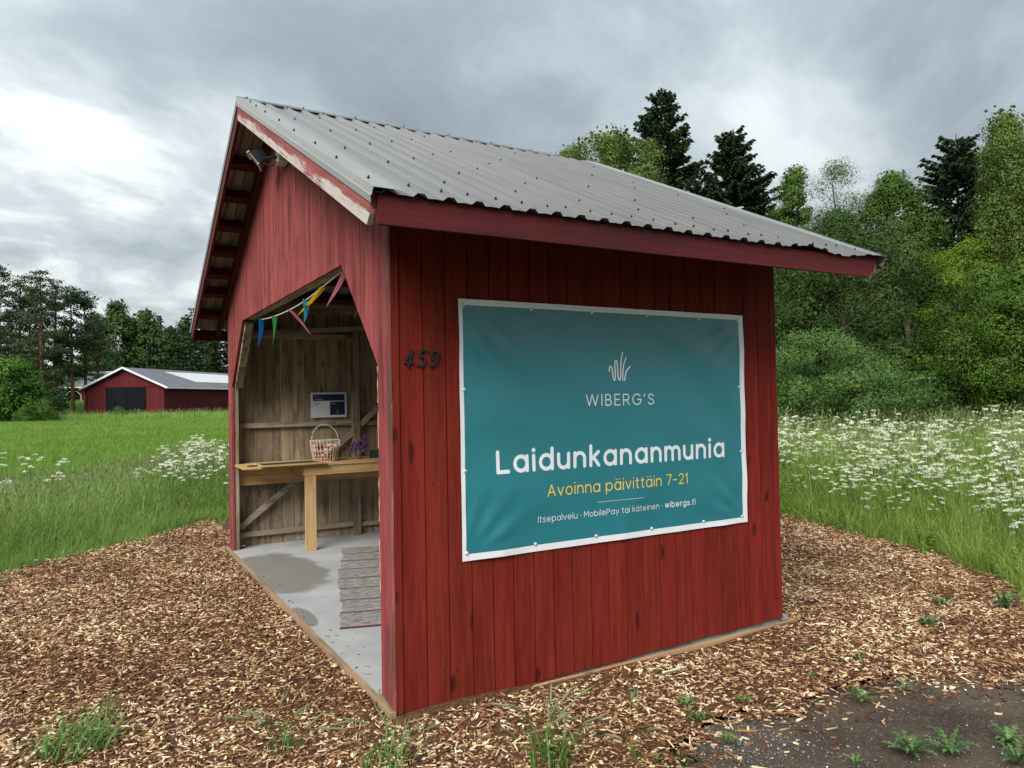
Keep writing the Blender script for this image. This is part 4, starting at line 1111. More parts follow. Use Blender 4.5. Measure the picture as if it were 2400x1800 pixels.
rot = np.stack([rng.normal(0, .30, n), rng.normal(0, .22, n), rng.uniform(0, 6.283, n)], -1)
scatter('wood_chips', pts, rot, rng.uniform(.42, 1.05, n)*np.interp(dcam, [3, 12], [1.0, 1.3]), rng.choice(10, n, p=cw/cw.sum()), chips, 'brown and tan wood chips spread round the stall', 'wood chips')
# strays on the dirt
n = 420; th = rng.uniform(0, 1, n); ed = np.array([(.75, -1.5), (.97, -1.05), (1.3, -.86), (1.9, -.95), (2.5, -.95), (3.0, -1.3), (3.8, -1.45), (4.8, -1.2)])
tt = th*(len(ed)-1); k = tt.astype(int).clip(0, len(ed)-2); P2 = ed[k]+(ed[k+1]-ed[k])*(tt-k)[:, None]+rng.exponential(.16, (n, 1))*np.array([[.12, -1.0]])+rng.normal(0, .05, (n, 2))
pts = np.concatenate([P2, np.full((n, 1), -.092)], 1)
scatter('stray_chips', pts, np.stack([rng.normal(0, .1, n), rng.normal(0, .1, n), rng.uniform(0, 6.28, n)], -1), rng.uniform(.7, 1.3, n), rng.choice(10, n, p=cw/cw.sum()), chips, 'stray pale wood chips lying on the dark dirt', 'wood chips')

n = 70; dx_ = rng.exponential(.10, n)+.01; dy_ = rng.uniform(.3, 4.9, n); kp = (dx_ < 1.0) & ~((dx_ > .1) & (dy_ > 1.3)) ; dx_, dy_ = dx_[kp], dy_[kp]; n = len(dx_)
scatter('blown_chips', np.stack([dx_, dy_, np.full(n, .003)], -1), np.stack([rng.normal(0, .05, n), rng.normal(0, .05, n), rng.uniform(0, 6.28, n)], -1), rng.uniform(.3, .8, n), rng.choice(10, n), chips, 'few wood chips blown onto the concrete floor', 'wood chips')
# pebbles
def pebble(seed):
    r = np.random.default_rng(seed); e = MB().lathe([(.0005, -.5), (.4, -.35), (.5, 0), (.38, .3), (.0005, .42)], n=7)
    V = np.array(e.V)*r.uniform(.75, 1.2, (len(e.V), 3))*np.array([1, .8, .6]); return np_mesh('pebble', V, e.F, M['pebble'], smooth=True)
pk = [pebble(s) for s in range(5)]
n = 11000; px = rng.uniform(-.2, 5.0, n); py = rng.uniform(-2.6, -.7, n); kp = in_poly(DJ, px, py) & ~in_poly(BEDJ, px, py)
clus = np.exp(-((px-1.35)**2+(py+1.15)**2)/.10)
kp &= rng.uniform(0, 1, n) < .35+.65*clus; px, py, clus = px[kp], py[kp], clus[kp]; n = len(px)
n2_ = 900; qx = rng.normal(1.35, .20, n2_); qy = rng.normal(-1.10, .14, n2_); kk = ~in_poly(BEDJ, qx, qy); qx, qy = qx[kk], qy[kk]
px = np.concatenate([px, qx]); py = np.concatenate([py, qy]); n = len(px)
scatter('pebbles', np.stack([px, py, np.full(n, -.094)], -1), rng.uniform(-.4, .4, (n, 3))+np.array([0, 0, 1])*rng.uniform(0, 6.28, (n, 1)), .003+rng.exponential(.0035, n), rng.integers(0, 5, n), pk, 'small pale stones strewn over the dark dirt', 'stones')

# ------------------------------------------------------------------ grass
def tuft(seed, nb, h, spread, width, bend, mat, heads=0, head_mat=None, hl=.07, seg=4, lean=0.0):
    r = np.random.default_rng(seed); V = []; F = []; mi = []; tint = []
    for b in range(nb+heads):
        hd = b >= nb
        th = r.uniform(0, 6.283); rad = spread*math.sqrt(r.uniform(0, 1)); x0, y0 = rad*math.cos(th), rad*math.sin(th)
        d = r.uniform(0, 6.283); hh = h*r.uniform(.5, 1.05) if not hd else h*r.uniform(.95, 1.25); bd = bend*r.uniform(.3, 1.2)*(1 if not hd else .5)
        w = width*r.uniform(.6, 1.2)*(1 if not hd else .35); px_, py_ = -math.sin(d), math.cos(d); t0 = r.uniform(0, 1); base = len(V)
        for i in range(seg+1):
            t = i/seg; out = bd*hh*t*t+lean*t*hh; z = hh*t*(1-.28*bd*t*t); ww = w*(1-t**2.2)+.0004 if not hd else w
            cx, cy2 = x0+math.cos(d)*out, y0+math.sin(d)*out
            V += [(cx-px_*ww/2, cy2-py_*ww/2, z), (cx+px_*ww/2, cy2+py_*ww/2, z)]; tint += [t0, t0]
        for i in range(seg): a = base+2*i; F.append((a, a+1, a+3, a+2)); mi.append(0)
        if hd:
            tipx, tipy, tz = cx, cy2, z; lx, ly = math.cos(d)*hl*.5, math.sin(d)*hl*.5; base = len(V)
            for rot_ in (0, 1):
                qx, qy = (px_, py_) if not rot_ else (math.cos(d)*.7, math.sin(d)*.7)
                wv = hl*.10
                pp = [(tipx-lx*.4, tipy-ly*.4, tz-hl*.4), (tipx+qx*wv, tipy+qy*wv, tz), (tipx+lx, tipy+ly, tz+hl*.55), (tipx-qx*wv, tipy-qy*wv, tz)]
                b2 = len(V); V += pp; tint += [t0]*4; F.append((b2, b2+1, b2+2, b2+3)); mi.append(1)
    return np_mesh('tuft', np.array(V), np.array(F), mats=[mat, head_mat or mat], mi=mi, tint=tint)

def polar(n, y0, y1, r0, r1, pw=1.0):
    ya = np.radians(rng.uniform(y0, y1, n)); r = r0+(r1-r0)*rng.uniform(0, 1, n)**pw
    return CAM[0]+r*np.cos(ya), CAM[1]+r*np.sin(ya), r
shed_mask = lambda x, y: (x > -.4) & (x < L+.5) & (y > -.8) & (y < W+.5)

# tall meadow beyond the stall
mk = [tuft(100+i, 22, .85, .11, .010, .6, M['grass_meadow'], 1, M['seed'], .08) for i in range(7)]+[tuft(120+i, 16, 1.0, .08, .006, .35, M['grass_meadow'], 5, M['seed'], .07) for i in range(3)]
def broad(seed, h):
    r = np.random.default_rng(seed); n = 46; z = r.uniform(.08, 1, n)*h; an = r.uniform(0, 6.283, n); rr = r.uniform(.03, .16, n)*(1.15-z/h)
    C = np.stack([rr*np.cos(an), rr*np.sin(an), z], -1); V, F = quad_cloud(C, .085, .55, np.stack([np.cos(an)*.5, np.sin(an)*.5, np.ones(n)], -1)+r.normal(0, .3, (n, 3)))
    return np_mesh('broad_weed', V, F, M['broad_weed'], tint=np.repeat(r.uniform(0, 1, n), 4))
mk += [tuft(126+i, 14, .75, .09, .012, 1.25, M['grass_meadow']) for i in range(3)]+[broad(130+i, .55) for i in range(2)]
x, y, r = polar(24000, 8, 57, 5.6, 38, 1.25)
kp = ~in_poly(BEDJ, x+rng.normal(0, .06, len(x)), y+rng.normal(0, .06, len(x))) & ~shed_mask(x, y) & ~in_poly(DIRT, x, y)
x, y, r = x[kp], y[kp], r[kp]; n = len(x)
edge = np.array([np.min(np.hypot(BEDJ[:, 0]-a, BEDJ[:, 1]-b)) for a, b in zip(x, y)])
sc = (.55+.5*sstep(edge, 0, 1.4))*rng.uniform(.75, 1.15, n)
wide = np.interp(r, [6, 12, 38], [1.0, 1.15, 2.2])
scatter('meadow_grass', np.stack([x, y, ground_z(x, y)-.01], -1), np.stack([rng.normal(0, .08, n), rng.normal(0, .08, n), rng.uniform(0, 6.28, n)], -1), np.stack([sc*wide, sc*wide, sc], -1), rng.integers(0, len(mk), n), mk, 'tall green meadow grass between the mulch and the trees', 'grass')

# verge beside the field
vk = [tuft(200+i, 20, .62, .10, .010, .75, M['grass_verge'], 1, M['seed'], .06) for i in range(7)]+[tuft(215+i, 12, .55, .07, .018, .5, M['grass_near']) for i in range(2)]+[tuft(218+i, 14, .70, .10, .008, .9, M['grass_verge'], 6, M['seed'], .09) for i in range(2)]
x, y, r = polar(15000, 70, 110, 8.0, 17, 1.1)
kp = ~in_poly(BEDJ, x+rng.normal(0, .05, len(x)), y+rng.normal(0, .05, len(x))) & ~shed_mask(x, y)
x, y, r = x[kp], y[kp], r[kp]; n = len(x)
edge = np.array([np.min(np.hypot(BEDJ[:, 0]-a, BEDJ[:, 1]-b)) for a, b in zip(x, y)])
sc = (.36+.50*sstep(edge, 0, 1.3)-.24*sstep(edge, 2.2, 5.0)+.22*sstep(x, -1.6, .4))*rng.uniform(.75, 1.2, n)
scatter('verge_grass', np.stack([x, y, ground_z(x, y)-.01], -1), np.stack([rng.normal(0, .1, n), rng.normal(0, .1, n), rng.uniform(0, 6.28, n)], -1), sc, rng.integers(0, len(vk), n), vk, 'loose tall grass along the edge of the green field', 'grass')
# thin sprouts at the rim of the mulch
x, y, r = polar(900, 72, 104, 8.4, 11.5); d_ = np.array([np.min(np.hypot(BEDJ[:, 0]-a, BEDJ[:, 1]-b)) for a, b in zip(x, y)]); kp = (d_ < .55) & in_poly(BEDJ, x, y) & ~shed_mask(x, y) & (rng.uniform(0, 1, 900) < np.exp(-d_*5))
x, y = x[kp], y[kp]; n = len(x); sk = [tuft(240+i, 7, .20, .06, .007, .9, M['grass_near']) for i in range(4)]
scatter('sprouting_grass', np.stack([x, y, np.full(n, -.085)], -1), np.stack([np.zeros(n), np.zeros(n), rng.uniform(0, 6.28, n)], -1), rng.uniform(.6, 1.2, n), rng.integers(0, 4, n), sk, 'thin grass sprouting through the wood chips', 'grass')

# crop field
ck = [tuft(300+i, 26, .34, .16, .011, .5, M['grass_crop'], seg=3) for i in range(8)]
x, y, r = polar(26000, 70, 108, 12.5, 84, 1.45)
kp = (y < 80-.12*x) & ~shed_mask(x, y); x, y, r = x[kp], y[kp], r[kp]; n = len(x)
grow = np.interp(r, [12, 20, 40, 84], [1.0, 1.25, 2.3, 4.2])
hz = rng.uniform(.8, 1.15, n)*np.interp(r, [12, 84], [1.0, 1.5])
scatter('field_crop', np.stack([x, y, ground_z(x, y)-.01], -1), np.stack([rng.normal(0, .05, n), rng.normal(0, .05, n), rng.uniform(0, 6.28, n)], -1), np.stack([grow, grow, hz], -1), rng.integers(0, len(ck), n), ck, 'bright green young crop covering the flat field', 'crop')
# rough grass between field and barn
x = rng.uniform(-26, 30, 5200); y = rng.uniform(76, 100, 5200)-.12*x; kp = (y > 79-.12*x) & ~((x > 4) & (y > 99)) & ~((x < 1) & (y > 103) & (y < 105.5)); x, y = x[kp], y[kp]; n = len(x)
fk = [tuft(330+i, 18, .8, .35, .05, .5, M['grass_verge'], 1, M['seed'], .2, 3) for i in range(5)]
scatter('field_margin', np.stack([x, y, ground_z(x, y)-.02], -1), np.stack([np.zeros(n), np.zeros(n), rng.uniform(0, 6.28, n)], -1), rng.uniform(.6, 1.3, n), rng.integers(0, 5, n), fk, 'rough grass strip between the field and the barn', 'grass')
x = rng.uniform(-16, 5, 2600); y = rng.uniform(104, 142, 2600); kp = ~((x > -2.2) & (y < 125)); x, y = x[kp], y[kp]; n = len(x)
scatter('yard_grass', np.stack([x, y, ground_z(x, y)-.02], -1), np.stack([np.zeros(n), np.zeros(n), rng.uniform(0, 6.28, n)], -1), rng.uniform(.5, .9, n), rng.integers(0, 5, n), fk, 'green yard grass under the pines by the barn', 'grass')

# ------------------------------------------------------------------ cow parsley
def parsley(seed, h, nu_):
    r = np.random.default_rng(seed); st = MB(); C = []; S = []; LV = []
    top = Vector((r.normal(0, .05), r.normal(0, .05), h))
    st.tube([(0, 0, 0), (top.x*.4, top.y*.4, h*.5), tuple(top*.82)], [.005, .004, .003], 4, False)
    for k in range(nu_):
        t = r.uniform(.5, .85); b = Vector((top.x*t, top.y*t, h*t)); an = r.uniform(0, 6.283); L_ = r.uniform(.10, .24)
        e = Vector((b.x+math.cos(an)*L_*.75, b.y+math.sin(an)*L_*.75, min(h*1.06, b.z+L_*1.1+.06)))
        st.tube([b, (b+e)/2+Vector((0, 0, -.01)), e], [.003, .0025, .002], 3, False)
        R = r.uniform(.028, .050); nn = int(r.integers(10, 15))
        for q in range(nn):
            a2 = r.uniform(0, 6.283); rr = R*math.sqrt(r.uniform(0, 1)); c = np.array([e.x+rr*math.cos(a2), e.y+rr*math.sin(a2), e.z+.024-.45*rr])
            m = 6; C.append(c+r.normal(0, .007, (m, 3))*np.array([1, 1, .6])); S.append(np.full(m, .013))
    for k in range(7):
        an = r.uniform(0, 6.283); z = h*r.uniform(.12, .6); L_ = r.uniform(.12, .26)
        for q in range(16):
            t = r.uniform(.2, 1); LV.append((math.cos(an)*L_*t+r.normal(0, .03), math.sin(an)*L_*t+r.normal(0, .03), z+L_*.35*t+r.normal(0, .012)))
    C = np.concatenate(C); S = np.concatenate(S)
    V1, F1 = quad_cloud(C, S, .9)
    V2, F2 = quad_cloud(np.array(LV), .035, .35)
    V0 = np.array(st.V); stem_me = np_mesh('stem', np.concatenate([V0, V2]), [tuple(f) for f in st.F]+[tuple(int(i)+len(V0) for i in f) for f in F2], M['stem_green'], tint=np.full(len(V0)+len(V2), .5))
    return stem_me, np_mesh('blossom', V1, F1, M['umbel'])
pk_ = [parsley(400+i, .98+.03*(i % 5), 8+i % 4) for i in range(9)]
def place_parsley(x, y, s, label, group):
    a, b = random.choice(pk_); o = link('cow_parsley', a, None, (x, y, float(ground_z(x, y)))); o.rotation_euler = (random.gauss(0, .06), random.gauss(0, .06), random.uniform(0, 6.28)); o.scale = (s, s, s*random.uniform(.92, 1.05))
    c = link('blossom', b, o); tag(o, label, 'wildflower', group)
cnt = 0
while cnt < 245:
    ya = math.radians(random.uniform(21, 44)); r = 8.2+15*random.random()**1.2; x, y = CAM[0]+r*math.cos(ya), CAM[1]+r*math.sin(ya)
    if in_poly(BEDJ, np.array([x]), np.array([y]))[0] or shed_mask(x, y): continue
    e = float(np.min(np.hypot(BEDJ[:, 0]-x, BEDJ[:, 1]-y)))
    if cnt < 95 and not (.3 < e < 2.4): continue
    if e < .25 or (cnt >= 95 and e < 1.0 and random.random() < .6) or math.sin(x*1.3+2)*math.sin(y*1.1+x*.4) < -.35: continue
    place_parsley(x, y, random.uniform(.8, 1.2)*min(1.0, .50+.27*e), 'white flowering cow parsley in the tall meadow beside the mulch', 'cow parsley in the meadow'); cnt += 1
cnt = 0
while cnt < 50:
    ya = math.radians(random.uniform(79, 97)); r = random.uniform(11.6, 16.5); x, y = CAM[0]+r*math.cos(ya), CAM[1]+r*math.sin(ya)
    if in_poly(BEDJ, np.array([x]), np.array([y]))[0] or shed_mask(x, y): continue
    if math.degrees(ya) > 85.5 and not (math.degrees(ya) > 93.5 and r < 13.2 and random.random() < .35) and random.random() > .04: continue
    place_parsley(x, y, random.uniform(.80, 1.0), 'white flowering cow parsley in the grass along the green field', 'cow parsley along the field'); cnt += 1

# ------------------------------------------------------------------ near plants
def near_tuft(name, loc, seed, nb, h, spread, width, bend, label, cat, mat='grass_near', heads=0, hl=.08, lean=.0, rz=0):
    t = thing(name, label, cat, loc, 'grass clumps in the mulch', rz)
    me = tuft(seed, nb, h, spread, width, bend, M[mat], 0, None, hl, 6); link('blades', me, t)
    r = random.Random(seed)
    for k in range(heads):
        an = r.uniform(0, 6.283); hh = h*r.uniform(.8, 1.35); out = hh*r.uniform(.25, .75); x0, y0 = r.gauss(0, spread*.5), r.gauss(0, spread*.5)
        P = [(x0+math.cos(an)*out*q**2, y0+math.sin(an)*out*q**2, hh*q*(1-.18*q)) for q in np.linspace(0, 1, 7)]
        s = link('stalk', MB().tube(P, .0012, 4, False).mesh('stalk', M['grass_near']), t)
        d = (Vector(P[-1])-Vector(P[-2])).normalized(); d.z -= .25; d.normalize(); e = [Vector(P[-1])+d*hl*r.uniform(.8, 1.3)*q-Vector((0, 0, .012))*q*q for q in (-.05, .08, .3, .6, .85, 1)]
        link('seed_head', MB().tube(e, [.0014, .0045, .0060, .0055, .0038, .0010], 7).mesh('seed_head', M['seed'], True), s)
    return t
near_tuft('grass_tussock', (-1.43, .60, -.10), 501, 220, .18, .17, .0085, 1.25, 'thick green grass tussock alone in the mulch far from the stall', 'grass')
near_tuft('grass_tussock', (-1.36, .90, -.09), 502, 60, .18, .16, .006, 1.1, 'sparse low grass just behind the thick green tussock', 'grass')
near_tuft('foxtail_grass', (-.55, .02, -.09), 503, 20, .20, .09, .006, 1.2, 'short foxtail grass with drooping heads nearest the bare corner of the slab', 'grass', heads=11, hl=.12)
near_tuft('foxtail_grass', (-.20, -.42, -.09), 504, 30, .26, .12, .009, 1.0, 'foxtail grass with broad blades in the mulch below the stall corner', 'grass', heads=10, hl=.12)
near_tuft('foxtail_grass', (.46, -.74, -.09), 505, 55, .24, .10, .008, 1.0, 'tallest foxtail grass clump, in front of the long red wall', 'grass', heads=16, hl=.12)
near_tuft('foxtail_grass', (.83, -.93, -.09), 506, 12, .20, .05, .006, .8, 'few foxtail stalks beside the edge of the dark dirt', 'grass', heads=4, hl=.11)
near_tuft('foxtail_grass', (1.20, -.45, -.08), 507, 3, .22, .03, .004, .5, 'single upright foxtail stalk in the mulch before the banner', 'grass', heads=2, hl=.12)

def weed(loc, seed, R, label, h=.06, nl=11):
    r = random.Random(seed); t = thing('thistle_weed', label, 'weed', loc, 'weeds in mulch and dirt')
    for k in range(nl):
        an = 2*math.pi*k/nl+r.uniform(-.3, .3); ln = R*r.uniform(.6, 1.1); lift = h*r.uniform(.3, 1.5); w = ln*.14; V = []; F = []; tn = []
        n = 13
        for i in range(n+1):
            q = i/n; ww = w*math.sin(math.pi*min(1, q*.93+.06))**.7*(1.3 if i % 2 else .28); cx, cz = ln*q, lift*math.sin(q*2.2)+.004
            for s in (-1, 0, 1):
                lx, ly = cx+(.15*w if s else 0), s*ww
                V.append((lx*math.cos(an)-ly*math.sin(an), lx*math.sin(an)+ly*math.cos(an), cz+(.25*abs(ly)))); tn.append(r.random()*.4+.2*(k % 3))
        for i in range(n):
            for c in (0, 1): a = i*3+c; F.append((a, a+1, a+4, a+3))
        link('leaf', np_mesh('leaf', np.array(V), np.array(F), M['weed'], tint=tn), t)
    return t
WD = [((1.43, -.63, -.085), .10, 'jagged green weed at the mulch edge between grass clumps and pebbles'), ((1.34, -.80, -.085), .11, 'spreading weed with jagged leaves just behind the white pebbles'), ((1.29, -1.05, -.083), .09, 'bright green weed standing among the white pebbles'),
      ((1.72, -.77, -.085), .09, 'small weed in the mulch just above the pebbly dirt'), ((2.32, -.73, -.09), .08, 'flat dark weed in the mulch a step above the driveway edge'), ((2.84, -.69, -.09), .09, 'bushy little weed in the mulch, larger of a close pair'), ((2.70, -.46, -.085), .06, 'tiny flat weed in the mulch, smaller of a close pair'),
      ((2.29, -1.08, -.084), .12, 'upright weed growing right on the line where mulch meets dirt'), ((2.62, -1.12, -.084), .08, 'low weed on the dirt close to the mulch line'), ((1.93, -1.58, -.084), .17, 'large leafy weed in the middle of the dark dirt'), ((2.11, -1.66, -.084), .15, 'rounded leafy weed touching the largest one on the dirt'),
      ((2.42, -1.76, -.084), .14, 'jagged weed at the outer edge of the dark dirt'), ((2.24, -1.88, -.084), .13, 'light green weed nearest the camera on the dirt'), ((1.62, -1.50, -.084), .07, 'small upright weed at the lower edge of the dirt'), ((3.87, -.54, -.085), .15, 'pale weed in the mulch past the far corner of the stall'), ((4.41, -.31, -.085), .14, 'grassy weed in the mulch near the meadow edge'),
      ((4.78, -.60, -.08), .19, 'tall bluish weed at the foot of the meadow'), ((-.26, .26, -.075), .06, 'tiny sprig lying in the mulch by the slab corner'), ((-.33, .53, -.075), .03, 'smallest green sprout in the mulch by the slab corner'), ((.90, -1.0, -.088), .06, 'small weed between the foxtail grass and the dirt')]
for k, (loc, R, lab) in enumerate(WD):
    R *= .74
    weed(loc, 600+k, R, lab, h=R*.55 if R < .2 else .28, nl=max(8, int(R*150)) if R < .2 else 22)

# ------------------------------------------------------------------ trees
def trunk_mesh(name, P, rad, mat, limbs=()):
    m = MB().tube(P, rad, 8, False)
    for q, r0 in limbs: m.tube(q, list(np.linspace(r0, r0*.25, len(q))), 5, False)
    return m.mesh(name, mat, True)
def decid(seed, H, R, base, nclump, nleaf, leaf, mat, bark, shape='round', cr=.6, limbs=26, hang=0.0, asp=.55, core=True):
    global rng
    if leaf < .25: nleaf = int(nleaf*3.4); leaf *= .58
    r = np.random.default_rng(seed); keep_rng = rng; rng = r
    wob = np.cumsum(r.normal(0, .012*H, (8, 2)), 0); P = [(wob[i, 0]*i/7, wob[i, 1]*i/7, H*.93*i/7) for i in range(8)]
    rad = [max(.02, .019*H*(1-.92*i/7)) for i in range(8)]
    ph = r.uniform(0, 6.28, 6); C = []; cl = []; NF = []; CORE = []
    nclump = int(nclump*.62); nleaf = int(nleaf*1.35); cr *= 1.0
    for k in range(nclump):
        t = r.uniform(0, 1)**(.85); z = base+(H-base)*t
        if shape == 'round': pr = math.sqrt(max(0, 1-(2*(t*.97)-1)**2))**.8
        elif shape == 'egg': pr = (math.sin(math.pi*min(1, t**.75*.97+.03)))**.75
        elif shape == 'tall': pr = min(1, t*5)*(1-t)**.55
        else: pr = max(.25, 1-t**3*.7)*min(1, .45+t*2)
        an = r.uniform(0, 6.283); lump = 1+.22*math.sin(2*an+ph[0]+t*4)+.17*math.sin(3*an+ph[1]-t*7)+.12*math.sin(5*an+ph[2]+t*11)
        rr = R*pr*lump*(.25+.75*math.sqrt(r.uniform(0, 1)))
        ti = min(6.99, z/(H*.93)*7); i = int(ti); bx, by = wob[min(i, 7), 0]*min(i, 7)/7, wob[min(i, 7), 1]*min(i, 7)/7
        c = np.array([bx+rr*math.cos(an), by+rr*math.sin(an), z-.12*rr]); cl.append((c, rr, z)); m = int(nleaf*r.uniform(.6, 1.4))
        q = r.normal(0, 1, (m, 3)); q /= np.linalg.norm(q, axis=1, keepdims=True); rad_c = cr*.82*r.uniform(.65, 1.25)
        o = q*(rad_c*r.uniform(.12, 1, m)**.42)[:, None]*np.array([1, 1, .66])*(1+.18*np.sin(5*q[:, :1]+k)+.15*np.sin(7*q[:, 1:2]+2*k))
        if hang: o[:, 2] -= np.abs(r.normal(0, hang, m))
        mc = max(4, m//7); CORE.append(c+np.clip(r.normal(0, .26, (mc, 3)), -.55, .55)*rad_c)
        fc = o/(cr*.5)+np.array([.35*math.cos(an), .35*math.sin(an), .55])+r.normal(0, .33, (m, 3)); NF.append(fc)
        C.append((c+o, r.uniform(0, 1)))
    cc = np.concatenate([c for c, _ in C]); tt = np.concatenate([np.full(len(c), u) for c, u in C])
    cc[:, 2] = np.maximum(cc[:, 2], .15)
    V, F = quad_cloud(cc, leaf, asp, np.concatenate(NF)); tint = np.repeat(np.clip(tt*.7+r.uniform(0, .3, len(cc)), 0, 1), 4)
    if core:   # big sprays inside each bough, tinted darker as inner shade, close the crown
        co = np.concatenate(CORE); co[:, 2] = np.maximum(co[:, 2], .2); V3, F3 = quad_cloud(co, leaf*1.9, .75); F = np.concatenate([F, F3+len(V)]); V = np.concatenate([V, V3]); tint = np.concatenate([tint, np.repeat(r.uniform(0, .6, len(co)), 4)])
    lim = []
    for c, rr, z in [cl[i] for i in r.choice(len(cl), min(limbs, len(cl)), replace=False)]:
        z0 = max(base*.5, z-.75*rr-.3); i = min(7, int(z0/(H*.93)*7)); s = np.array([wob[i, 0]*i/7, wob[i, 1]*i/7, z0]); mid = (s+c)/2+np.array([0, 0, .08*rr])
        lim.append(([tuple(s), tuple(mid), tuple(c)], max(.012, .006*H*(1-z0/H))))
    rng = keep_rng
    return trunk_mesh('trunk', P, rad, bark, lim), np_mesh('crown', V, F, mat, tint=tint)
def spruce(seed, H, R, base, mat, bark, gap=.34, nspray=20, sl=.42, sw=.13, thin=0.0):
    r = np.random.default_rng(seed); A = []; B = []; C = []; T = []; lim = []
    z = base
    while z < H*.985:
        t = (z-base)/(H-base); n = int(r.integers(6, 10)) if t < .9 else 5
        for k in range(n):
            if r.uniform() < thin: continue
            an = r.uniform(0, 6.283); ln = R*(1-t)**.60*r.uniform(.5, 1.2)+.15; rise = (.55*t-.10); sag = .30*(1-t)
            d = np.array([math.cos(an), math.sin(an), 0]); pn = np.array([-d[1], d[0], 0]); u0 = r.uniform(0, 1)
            m = max(5, int(nspray*ln/R*1.25))
            q = r.uniform(.12, 1.0, m)**.8; ctr = np.outer(q*ln, d); ctr[:, 2] = z+rise*q*ln-sag*q*q*ln+.10*ln*q**4
            side = r.choice([-1, 1], m); ang = r.uniform(.3, 1.1, m)
            L_ = sl*(1.15-.55*q)*r.uniform(.7, 1.3, m)*(.55+.45*min(1, ln/1.5))
            dirv = d[None]*np.cos(ang)[:, None]+pn[None]*(np.sin(ang)*side)[:, None]; dirv[:, 2] -= r.uniform(.15, .75, m)
            dirv /= np.linalg.norm(dirv, axis=1, keepdims=True)
            wv = np.cross(dirv, r.normal(size=(m, 3))); wv /= np.linalg.norm(wv, axis=1, keepdims=True)
            A.append(ctr); B.append(dirv*L_[:, None]); C.append(wv*(sw*.5*r.uniform(.7, 1.3, m))[:, None]); T.append(np.clip(u0*.6+r.uniform(0, .4, m), 0, 1))
            if ln > .6: lim.append(([(0, 0, z), tuple(d*ln*.5+np.array([0, 0, z+rise*.5*ln-sag*.25*ln])), tuple(d*ln+np.array([0, 0, z+rise*ln-sag*ln+.1*ln]))], .012+.012*ln))
        z += gap*r.uniform(.7, 1.3)*(1-.35*t)
    A = np.concatenate(A); B = np.concatenate(B); C = np.concatenate(C); T = np.concatenate(T)
    V = np.stack([A-C*.6, A+B*.5-C+np.array([0, 0, .02]), A+B, A+B*.5+C+np.array([0, 0, .02])], 1).reshape(-1, 3); F = np.arange(len(V)).reshape(-1, 4)
    tip = np.array([[(-.05, 0, H-.5), (.05, 0, H-.5), (.0, 0, H+.05), (-.01, 0, H)], [(0, -.05, H-.5), (0, .05, H-.5), (0, 0, H+.05), (0, -.01, H)]]).reshape(-1, 3)
    V = np.concatenate([V, tip]); F = np.concatenate([F, np.arange(len(F)*4, len(F)*4+8).reshape(2, 4)]); T = np.concatenate([np.repeat(T, 4), np.full(8, .5)])
    return trunk_mesh('trunk', [(0, 0, 0), (0, 0, H*.5), (0, 0, H)], [.014*H, .008*H, .01], bark, lim), np_mesh('crown', V, F, mat, tint=T)
def pine(seed, H, R, base, mat, bark, nb=60, per=13, size=.42):
    global rng
    r = np.random.default_rng(seed); C = []; lim = []; T = []
    wob = r.normal(0, .012*H, 2)
    for k in range(nb):
        t = r.uniform(0, 1)**.8; z = base+(H-base)*t; ln = R*(1-t)**.6*min(1, .55+t*2.0)*r.uniform(.55, 1.15)+.25; an = r.uniform(0, 6.283)
        b = np.array([wob[0]*z/H, wob[1]*z/H, z]); d = np.array([math.cos(an), math.sin(an), r.uniform(-.05, .28)+.35*t]); u0 = r.uniform(0, 1)
        for q in r.uniform(.28, 1.0, int(8*ln/R)+3):
            c = b+d*ln*q+r.normal(0, .22, 3)*np.array([1, 1, .35]); m = int(per*r.uniform(.6, 1.3))
            C.append(c+np.clip(r.normal(0, 1, (m, 3)), -1.8, 1.8)*np.array([.42, .42, .13])); T.append(np.full(m, np.clip(u0*.6+r.uniform(0, .4), 0, 1)))
        lim.append(([tuple(b-np.array([0, 0, .1*ln])), tuple(b+d*ln*.5), tuple(b+d*ln)], .03+.012*ln))
    kr = rng; rng = r; cc = np.concatenate(C); V, F = quad_cloud(cc, size, .30); rng = kr
    return trunk_mesh('trunk', [(0, 0, 0), (wob[0]*.5, wob[1]*.5, H*.5), (wob[0], wob[1], H*.97)], [.014*H, .011*H, .03], bark, lim), np_mesh('crown', V, F, mat, tint=np.repeat(np.concatenate(T), 4))
def plant_tree(name, label, cat, meshes, yaw, dist, rz=0.0, s=1.0, group=None, xy=None):
    x, y = xy if xy else (CAM[0]+dist*math.cos(math.radians(yaw)), CAM[1]+dist*math.sin(math.radians(yaw)))
    t = thing(name, label, cat, (x, y, float(ground_z(x, y))-.05), group, rz); t.scale = (s, s, s)
    link('trunk', meshes[0], t); link('crown', meshes[1], t); return t

